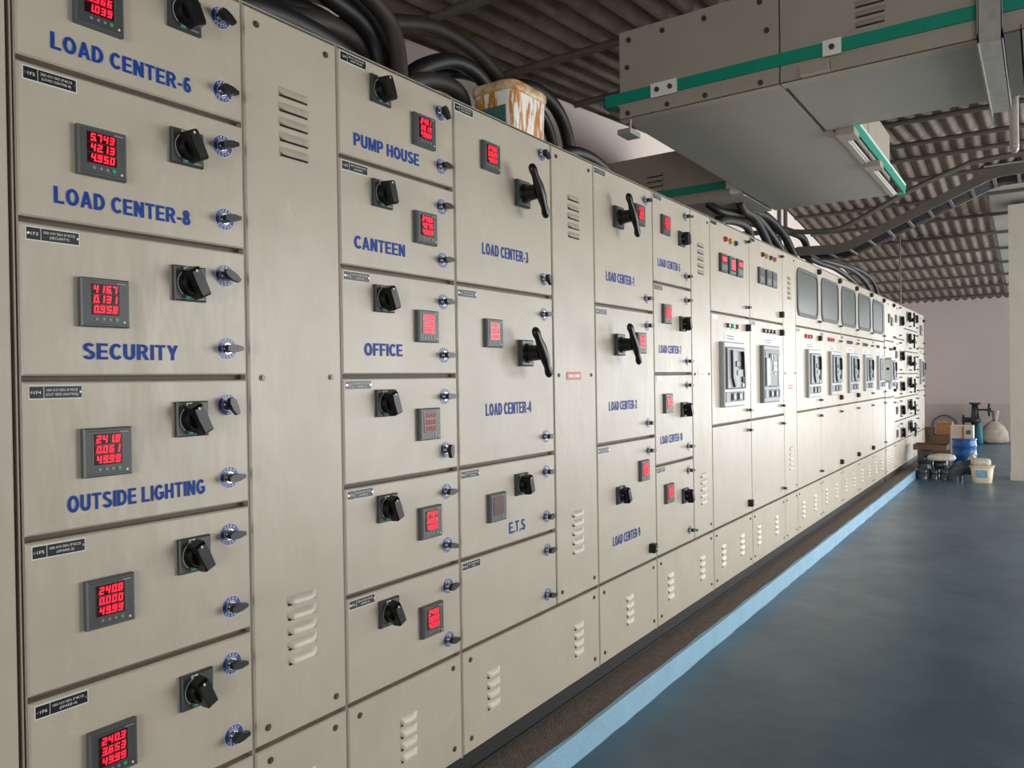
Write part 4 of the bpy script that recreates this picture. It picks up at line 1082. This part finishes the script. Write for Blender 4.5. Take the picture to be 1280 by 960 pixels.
# ================================================================== CABLES ABOVE THE BOARDS
T = TOP - 0.004
CB = [
 ('black cable on the cable alley top, first behind its front edge', .034, [(0.72, .20, 2.36), (1.1, .2, 2.38), (1.35, .22, 2.44), (1.55, .24, 2.46), (1.72, .26, 2.45), (1.84, .28, 2.40), (1.87, .28, T)], CABLE),
 ('black cable sagging behind the broad dusty cable at the left', .036, [(0.72, .62, 2.50), (1.2, .6, 2.62), (1.6, .58, 2.70), (1.95, .58, 2.72), (2.15, .58, 2.64), (2.22, .58, T)], CABLE),
 ('black cable highest at the left, passing out of view above', .036, [(0.72, .5, 2.6), (1.2, .5, 2.72), (1.6, .46, 2.80), (1.9, .46, 2.80), (2.08, .44, 2.70), (2.14, .42, 2.5), (2.15, .42, T)], CABLE),
 ('dark cable running low behind the arches towards the bucket', .034, [(1.5, .85, 2.35), (1.8, .75, 2.55), (2.1, .72, 2.68), (2.4, .72, 2.70), (2.6, .72, 2.62), (2.65, .72, T)], CABLE),
 ('thick black cable bending steeply down onto the PUMP HOUSE cabinet, frontmost', .031, [(0.7, .6, 2.42), (1.2, .45, 2.74), (1.7, .3, 2.74), (1.86, .3, 2.71), (1.97, .3, 2.66), (2.02, .3, 2.58), (2.035, .3, 2.44), (2.04, .3, T)], CABLE2),
 ('thick black cable just left of the steepest one over the PUMP HOUSE door', .031, [(0.72, .7, 2.42), (1.25, .5, 2.68), (1.65, .38, 2.70), (1.78, .375, 2.68), (1.91, .37, 2.65), (1.99, .37, 2.58), (2.01, .37, 2.46), (2.02, .37, T)], CABLE),
 ('broad dusty cable arching over the corner of the PUMP HOUSE cabinet', .037, [(0.75, .42, 2.35), (1.2, .42, 2.44), (1.46, .42, 2.55), (1.61, .42, 2.57), (1.78, .42, 2.61), (1.90, .42, 2.61), (1.98, .42, 2.57), (2.03, .42, 2.48), (2.04, .42, T)], CABLE2),
 ('black cable lowest under the arched cables beside the PUMP HOUSE door', .033, [(0.75, .33, 2.36), (1.3, .36, 2.43), (1.47, .4, 2.49), (1.64, .4, 2.51), (1.77, .4, 2.53), (1.88, .4, 2.52), (1.94, .4, 2.45), (1.95, .4, T)], CABLE),
 ('black cable behind the arched ones left of the PUMP HOUSE door', .035, [(0.75, .55, 2.36), (1.3, .52, 2.50), (1.7, .52, 2.62), (1.9, .52, 2.60), (2.04, .52, 2.50), (2.10, .52, T)], CABLE),
 ('long dusty cable arching highest from the left down behind the paint bucket', .033, [(1.3, .75, 2.42), (1.75, .6, 2.60), (2.09, .55, 2.76), (2.3, .55, 2.84), (2.51, .55, 2.90), (2.73, .55, 2.905), (2.91, .55, 2.87), (3.05, .55, 2.78), (3.12, .55, 2.6), (3.13, .55, T)], CABLE2),
 ('black cable making a middle-sized arch left of the paint bucket', .033, [(2.10, .48, T), (2.15, .48, 2.48), (2.25, .48, 2.58), (2.37, .48, 2.67), (2.54, .48, 2.75), (2.70, .48, 2.76), (2.82, .48, 2.70), (2.87, .48, 2.56), (2.88, .48, T)], CABLE),
 ('black cable making the smallest arch in front, left of the paint bucket', .031, [(1.98, .32, T), (2.02, .32, 2.42), (2.12, .3, 2.49), (2.26, .3, 2.53), (2.38, .3, 2.515), (2.46, .34, 2.42), (2.47, .36, T)], CABLE2),
 ('black cable arching furthest back, left of the paint bucket', .030, [(2.3, .62, T), (2.36, .62, 2.54), (2.46, .62, 2.64), (2.67, .6, 2.77), (2.91, .6, 2.82), (3.11, .6, 2.76), (3.20, .6, 2.58), (3.21, .6, T)], CABLE),
 ('black cable lying low behind the smallest arch, left of the paint bucket', .030, [(2.06, .66, T), (2.12, .62, 2.44), (2.3, .58, 2.52), (2.5, .56, 2.60), (2.66, .56, 2.60), (2.78, .56, 2.50), (2.80, .56, T)], CABLE),
 ('thick black cable curving down right of the paint bucket, outer one', .033, [(2.70, .46, T), (2.74, .44, 2.55), (2.88, .4, 2.71), (3.05, .4, 2.77), (3.23, .4, 2.75), (3.35, .4, 2.66), (3.41, .4, 2.49), (3.42, .4, T)], CABLE),
 ('black cable curving down right of the paint bucket, inner one', .027, [(2.86, .52, T), (2.92, .48, 2.60), (3.04, .45, 2.69), (3.17, .45, 2.71), (3.27, .45, 2.65), (3.33, .45, 2.50), (3.34, .45, T)], CABLE),
 ('black cable arching low over the LOAD CENTER-1 cabinet edge', .030, [(3.10, .35, T), (3.16, .35, 2.44), (3.31, .35, 2.52), (3.50, .35, 2.54), (3.69, .35, 2.51), (3.84, .35, 2.42), (3.88, .35, T)], CABLE),
 ('brownish cable forming a small loop under the far bus duct', .028, [(5.15, .3, T), (5.23, .3, 2.43), (5.4, .3, 2.51), (5.81, .3, 2.55), (6.0, .3, 2.50), (6.05, .3, T)], CABLE2),
 ('black cable leaving the far bus duct towards the first windowed cabinet', .031, [(5.62, .5, 2.702), (5.7, .42, 2.64), (6.0, .35, 2.66), (6.31, .35, 2.65), (6.52, .35, 2.57), (6.75, .35, 2.44), (6.8, .35, T)], CABLE),
 ('dusty cable falling steeply from the far bus duct', .031, [(5.75, .3, 2.702), (5.86, .3, 2.66), (6.09, .3, 2.65), (6.36, .3, 2.55), (6.56, .3, 2.42), (6.6, .3, T)], CABLE2),
 ('bluish black cable falling from the far bus duct onto the first windowed cabinet', .034, [(6.0, .35, 2.702), (6.15, .35, 2.70), (6.42, .35, 2.68), (6.83, .35, 2.58), (7.2, .35, 2.45), (7.32, .35, T)], CABLE),
 ('thick cable from the far bus duct reaching the second windowed cabinet', .036, [(6.1, .4, 2.702), (6.27, .4, 2.74), (6.77, .4, 2.78), (7.27, .4, 2.71), (7.59, .4, 2.58), (7.78, .4, 2.43), (7.82, .4, T)], CABLE),
 ('dusty cable behind the thick one on the windowed cabinets', .031, [(6.05, .5, 2.702), (6.25, .5, 2.69), (6.69, .5, 2.74), (7.16, .5, 2.73), (7.55, .5, 2.63), (7.80, .5, 2.45), (7.84, .5, T)], CABLE2),
 ('black cable hooking down in front of the cable tray start', .036, [(6.12, .6, 2.702), (6.6, .5, 2.72), (6.99, .48, 2.74), (7.65, .45, 2.79), (8.2, .45, 2.80), (8.40, .45, 2.68), (8.47, .45, 2.5), (8.48, .45, T)], CABLE2),
 ('long low cable lying over the windowed cabinets, front one', .031, [(8.05, .42, 2.60), (8.57, .45, 2.64), (9.52, .45, 2.70), (10.66, .45, 2.74), (11.6, .45, 2.66), (12.1, .45, 2.46), (12.15, .45, T)], CABLE),
 ('long low cable lying over the windowed cabinets, arching highest', .031, [(8.05, .50, 2.66), (8.97, .5, 2.72), (10.43, .5, 2.79), (11.75, .5, 2.82), (12.55, .5, 2.72), (12.9, .5, 2.48), (12.95, .5, T)], CABLE),
 ('long low cable lying over the windowed cabinets, shortest one', .030, [(8.05, .36, 2.58), (8.71, .4, 2.60), (9.49, .4, 2.62), (10.5, .4, 2.56), (11.1, .4, 2.42), (11.15, .4, T)], CABLE),
]
for lab, r, pts, M in CB:
    cable('power_cable', lab, pts, r, M)

# ================================================================== PAINT BUCKET ON THE BOARD
bk = empty('paint_bucket', (2.575, 0.20, TOP), 'square white paint bucket smeared with ochre drips on top of the board', 'bucket')
b = MB(); b.lathe([(0.118, 0.0), (0.122, 0.01), (0.130, 0.215), (0.130, 0.222), (0.114, 0.222), (0.112, 0.210)], (0, 0, 0), DRIP, 48, True, 7)
b.build('body', bk)
b = MB(); b.lathe([(0.131, 0.206), (0.137, 0.210), (0.140, 0.220), (0.140, 0.238), (0.135, 0.245), (0.12, 0.247), (0.06, 0.249)], (0, 0, 0), OCHRE, 48, True, 6); b.build('lid', bk)
b = MB(); b.box(-0.1295, -0.120, -0.085, 0.085, 0.03, 0.15, TEAL); b.build('side_label', bk)
bk.scale = (1, 0.78, 1)

# ================================================================== PILE AT THE FAR END
def pvc_coupler(x, y, r, h, lab, z=0.0):
    b = MB(); b.lathe([(r, 0), (r, h * 0.42), (r * 0.94, h * 0.45), (r * 0.94, h * 0.55), (r, h * 0.58), (r, h), (r * 0.86, h), (r * 0.85, h * 0.9)], (0, 0, 0), PVC, 28)
    return tag(b.build('pipe_coupler', None, (x, y, z)), lab, 'pipe fitting', 'grey pipe fittings by the plinth')
pvc_coupler(11.45, -0.245, 0.072, 0.135, 'short grey pipe coupler standing nearest the blue plinth band')
pvc_coupler(11.47, -0.375, 0.056, 0.13, 'smallest grey pipe coupler, second from the plinth band')
pvc_coupler(11.45, -0.500, 0.064, 0.14, 'grey pipe coupler left of the large pipe bend')
pvc_coupler(11.62, -0.25, 0.092, 0.36, 'tall dark grey pipe piece behind the short couplers')
pvc_coupler(11.66, -0.425, 0.082, 0.24, 'grey pipe piece under the flat pale pack')
# elbow
eb = empty('pipe_elbow', (11.45, -0.66, 0), 'large grey pipe bend lying next to the cream bucket', 'pipe fitting')
P = [(0.0, 0.06, 0.0), (0.0, 0.06, 0.05), (0.0, 0.045, 0.10), (0.0, 0.012, 0.145), (0.0, -0.04, 0.172), (0.0, -0.09, 0.18)]
b = MB(); b.tube(spline(P, 5), 0.088, PVC, 24); b.build('bend', eb)
b = MB(); b.cyl((0, 0.06, 0.0), 0.097, 0.055, (0, 0, 1), PVC, 28); b.build('socket', eb)
b = MB(); b.cyl((0, -0.085, 0.18), 0.097, 0.05, (0, -1, 0), PVC, 28); b.build('socket', eb)
# stacked things
CARD = mat('cardboard', (150, 106, 62), 0.8, var=0.08); CARDD = mat('old_cardboard', (98, 76, 60), 0.85, var=0.2, scale=9)
PAK = mat('pale_pack', (196, 186, 176), 0.5, var=0.2, scale=14)
def carton(x0, x1, y0, y1, z0, z1, M, lab, nm='carton', tape=True):
    o = empty(nm, ((x0 + x1) / 2, (y0 + y1) / 2, z0), lab, 'box')
    hx, hy, h = (x1 - x0) / 2, (y1 - y0) / 2, z1 - z0
    b = MB()
    vs = [(-hx, -hy, 0), (hx, -hy, 0), (hx, hy, 0), (-hx, hy, 0), (-hx, -hy, h), (hx, -hy, h), (hx, hy, h), (-hx, hy, h)]
    b.add(vs, [(0, 3, 2, 1), (0, 1, 5, 4), (1, 2, 6, 5), (2, 3, 7, 6), (3, 0, 4, 7)], M)
    b.build('box_body', o)
    b = MB(); b.box(-hx, -0.004, -hy, hy, h, h + 0.004, M); b.build('top_flap', o)
    b = MB(); b.box(0.004, hx, -hy, hy, h, h + 0.004, M); b.build('top_flap', o)
    if tape:
        b = MB(); b.box(-0.02, 0.02, -hy - 0.001, hy + 0.001, h + 0.004, h + 0.005, PAK); b.build('tape', o)
    return o
carton(13.95, 14.3, -0.34, 0.02, 0.0, 0.40, CARDD, 'large worn brown carton behind the pipe fittings')
carton(14.05, 14.3, -0.36, -0.14, 0.405, 0.60, CARD, 'small orange-brown carton on top of the worn carton')
carton(13.98, 14.18, -0.10, 0.02, 0.405, 0.52, CARDD, 'small dark carton beside the orange-brown one')
# dark tray + pale pack on the tall pieces
b = MB()
b.box(-0.19, 0.19, -0.20, 0.20, 0, 0.012, CARDD); b.box(-0.19, -0.18, -0.20, 0.20, 0.012, 0.07, CARDD); b.box(0.18, 0.19, -0.20, 0.20, 0.012, 0.07, CARDD); b.box(-0.18, 0.18, -0.20, -0.19, 0.012, 0.07, CARDD); b.box(-0.18, 0.18, 0.19, 0.20, 0.012, 0.07, CARDD)
tag(b.build('shallow_tray', None, (11.86, -0.30, 0.36)), 'shallow dark brown tray resting on the tall pipe piece', 'tray')
b = MB(); b.lathe([(0.02, 0.0), (0.15, 0.004), (0.165, 0.03), (0.15, 0.065), (0.05, 0.085)], (0, 0, 0), PAK, 28, True, 4)
tag(b.build('packet', None, (11.55, -0.45, 0.245)), 'flat pale plastic packet on the pipe pieces', 'packet')
# blue drum
dr = empty('blue_drum', (12.75, -0.62, 0), 'shiny blue plastic drum under the white carton', 'drum')
b = MB(); b.lathe([(0.140, 0.0), (0.150, 0.01), (0.152, 0.20), (0.158, 0.21), (0.158, 0.235), (0.152, 0.245), (0.152, 0.335), (0.158, 0.345), (0.158, 0.365), (0.152, 0.375), (0.150, 0.43)], (0, 0, 0), BLUED, 32); b.build('body', dr)
b = MB(); b.lathe([(0.156, 0.43), (0.160, 0.435), (0.160, 0.450), (0.150, 0.456)], (0, 0, 0), BLUED, 32); b.build('lid', dr)
WCART = mat('white_carton', (222, 212, 200), 0.6, var=0.05)
wc = carton(12.64, 12.88, -0.74, -0.46, 0.457, 0.635, WCART, 'white printed carton standing on the blue drum', tape=False)
b = MB(); b.box(-0.123, -0.120, -0.03, 0.0, 0.0, 0.17, mat('orange_print', (206, 120, 70), 0.6)); b.build('orange_print', wc)
b = MB(); b.box(-0.123, -0.120, -0.11, -0.055, 0.06, 0.12, mat('green_print', (60, 112, 100), 0.6)); b.build('green_print', wc)
# white bag beside the drum
b = MB(); b.lathe([(0.02, 0), (0.07, 0.01), (0.085, 0.10), (0.06, 0.19), (0.025, 0.24), (0.04, 0.28)], (0, 0, 0), mat('white_plastic_bag', (226, 224, 220), 0.35, bump=0.6, bscale=40), 18)
tag(b.build('plastic_bag', None, (12.45, -0.74, 0)), 'small white plastic bag leaning on the blue drum', 'bag')
# cream bucket with blue label
CREAMB = mat('cream_plastic', (222, 208, 178), 0.4, var=0.04)
cb = empty('cream_bucket', (11.40, -0.915, 0), 'cream bucket with blue label in front of the pile', 'bucket')
b = MB(); b.lathe([(0.100, 0.0), (0.104, 0.005), (0.128, 0.21), (0.120, 0.21), (0.112, 0.15)], (0, 0, 0), CREAMB, 36, True, 5); b.build('body', cb)
b = MB(); b.lathe([(0.128, 0.198), (0.136, 0.200), (0.136, 0.218), (0.122, 0.219), (0.120, 0.21)], (0, 0, 0), CREAMB, 36, True, 5); b.build('rim', cb)
b = MB()
vs = [(-0.118, -0.062, 0.07), (-0.118, 0.068, 0.07), (-0.1275, 0.068, 0.165), (-0.1275, -0.062, 0.165), (-0.108, -0.062, 0.07), (-0.108, 0.068, 0.07), (-0.118, 0.068, 0.165), (-0.118, -0.062, 0.165)]
b.add(vs, [(0, 3, 2, 1), (4, 5, 6, 7), (0, 1, 5, 4), (1, 2, 6, 5), (2, 3, 7, 6), (3, 0, 4, 7)], mat('blue_label', (70, 140, 180), 0.45, rgb2=(150, 190, 205), scale=40)); b.build('label', cb)
b = MB(); b.lathe([(0.09, 0.0), (0.112, 0.02), (0.110, 0.06), (0.09, 0.08), (0.03, 0.09)], (0, 0, 0), PAK, 24, True, 4)
tag(b.build('cloth_bundle', None, (11.43, -0.90, 0.215)), 'pale cloth bundle filling the cream bucket', 'cloth')
# jack / valve by the back wall
DST = mat('dark_cast_iron', (52, 56, 58), 0.45, metal=0.4)
jk = empty('valve_assembly', (17.6, -0.45, 0), 'dark cast iron valve with handwheel standing against the back wall', 'valve')
b = MB(); b.lathe([(0.11, 0), (0.11, 0.03), (0.07, 0.05), (0.07, 0.40), (0.10, 0.42), (0.10, 0.48), (0.075, 0.50), (0.06, 0.62), (0.055, 0.76), (0.10, 0.77), (0.10, 0.80)], (0, 0, 0), DST, 24); b.build('body', jk)
b = MB(); b.cyl((0, 0.02, 0.46), 0.05, 0.20, (0, 1, 0), DST, 20); b.cyl((0, 0.18, 0.46), 0.10, 0.03, (0, 1, 0), DST, 24); b.build('flange', jk)
b = MB(); b.cyl((0, -0.04, 0.66), 0.018, 0.20, (0, -1, 0), DST, 12); b.build('stem', jk)
b = MB(); b.cyl((0, -0.22, 0.66), 0.125, 0.03, (0, -1, 0), DST, 28); b.cyl((0, -0.21, 0.66), 0.035, 0.06, (0, -1, 0), DST, 16); b.build('handwheel', jk)
b = MB(); b.lathe([(0.02, 0.0), (0.06, 0.02), (0.058, 0.16), (0.05, 0.30), (0.03, 0.40), (0.012, 0.42)], (0, 0, 0), mat('teal_cloth', (30, 118, 128), 0.6, bump=0.4, bscale=30), 18)
tag(b.build('teal_bag', None, (17.35, -0.535, 0)), 'teal cloth bag leaning on the cast iron valve', 'bag')
# sack
SACK = mat('woven_sack', (172, 160, 146), 0.8, var=0.12, scale=12, bump=0.5, bscale=30)
sk = empty('woven_sack', (17.75, -0.76, 0), 'tied woven sack slumped against the back wall', 'sack')
b = MB()
prof = [(0.10, 0.0), (0.225, 0.03), (0.235, 0.10), (0.22, 0.22), (0.17, 0.33), (0.09, 0.41), (0.035, 0.45)]
N = 28; vs = []
for (r, z) in prof:
    for i in range(N):
        a = 2 * PI * i / N; rr = r * (1 + 0.06 * math.sin(3 * a + z * 5) + 0.04 * math.sin(7 * a + 1 + z * 20)); vs.append((rr * math.cos(a), rr * math.sin(a), z))
b.add(vs, [(j * N + i, j * N + (i + 1) % N, (j + 1) * N + (i + 1) % N, (j + 1) * N + i) for j in range(len(prof) - 1) for i in range(N)], SACK, True)
b.add(vs[:N], [tuple(range(N - 1, -1, -1))], SACK); b.build('body', sk)
b = MB(); b.lathe([(0.03, 0.44), (0.045, 0.50), (0.062, 0.58), (0.070, 0.64), (0.03, 0.63)], (0, -0.02, 0), SACK, 16); b.build('gathered_neck', sk)
b = MB(); b.lathe([(0.038, 0.432), (0.046, 0.440), (0.046, 0.456), (0.038, 0.464)], (0, 0, 0), ACBD, 16); b.build('tie', sk)
# blue hose arch on the wall, white plastic thing on the end cabinet
cable('hose', 'thin blue hose arching against the back wall', [(18.17, 0.36, 0.015), (18.17, 0.35, 0.335), (18.17, 0.27, 0.46), (18.17, 0.13, 0.52), (18.17, -0.01, 0.46), (18.17, -0.09, 0.34), (18.17, -0.10, 0.015)], 0.012, mat('blue_hose', (70, 84, 112), 0.5), 6, 'hose')
b = MB(); b.lathe([(0.01, 0.0), (0.05, 0.02), (0.08, 0.09), (0.075, 0.15), (0.03, 0.19)], (0, 0, 0), MATS['white_plastic_bag'], 16)
tag(b.build('plastic_bag', None, (14.02, 0.0, 0.10)), 'white plastic wrap standing on the plinth behind the end cabinet', 'bag')
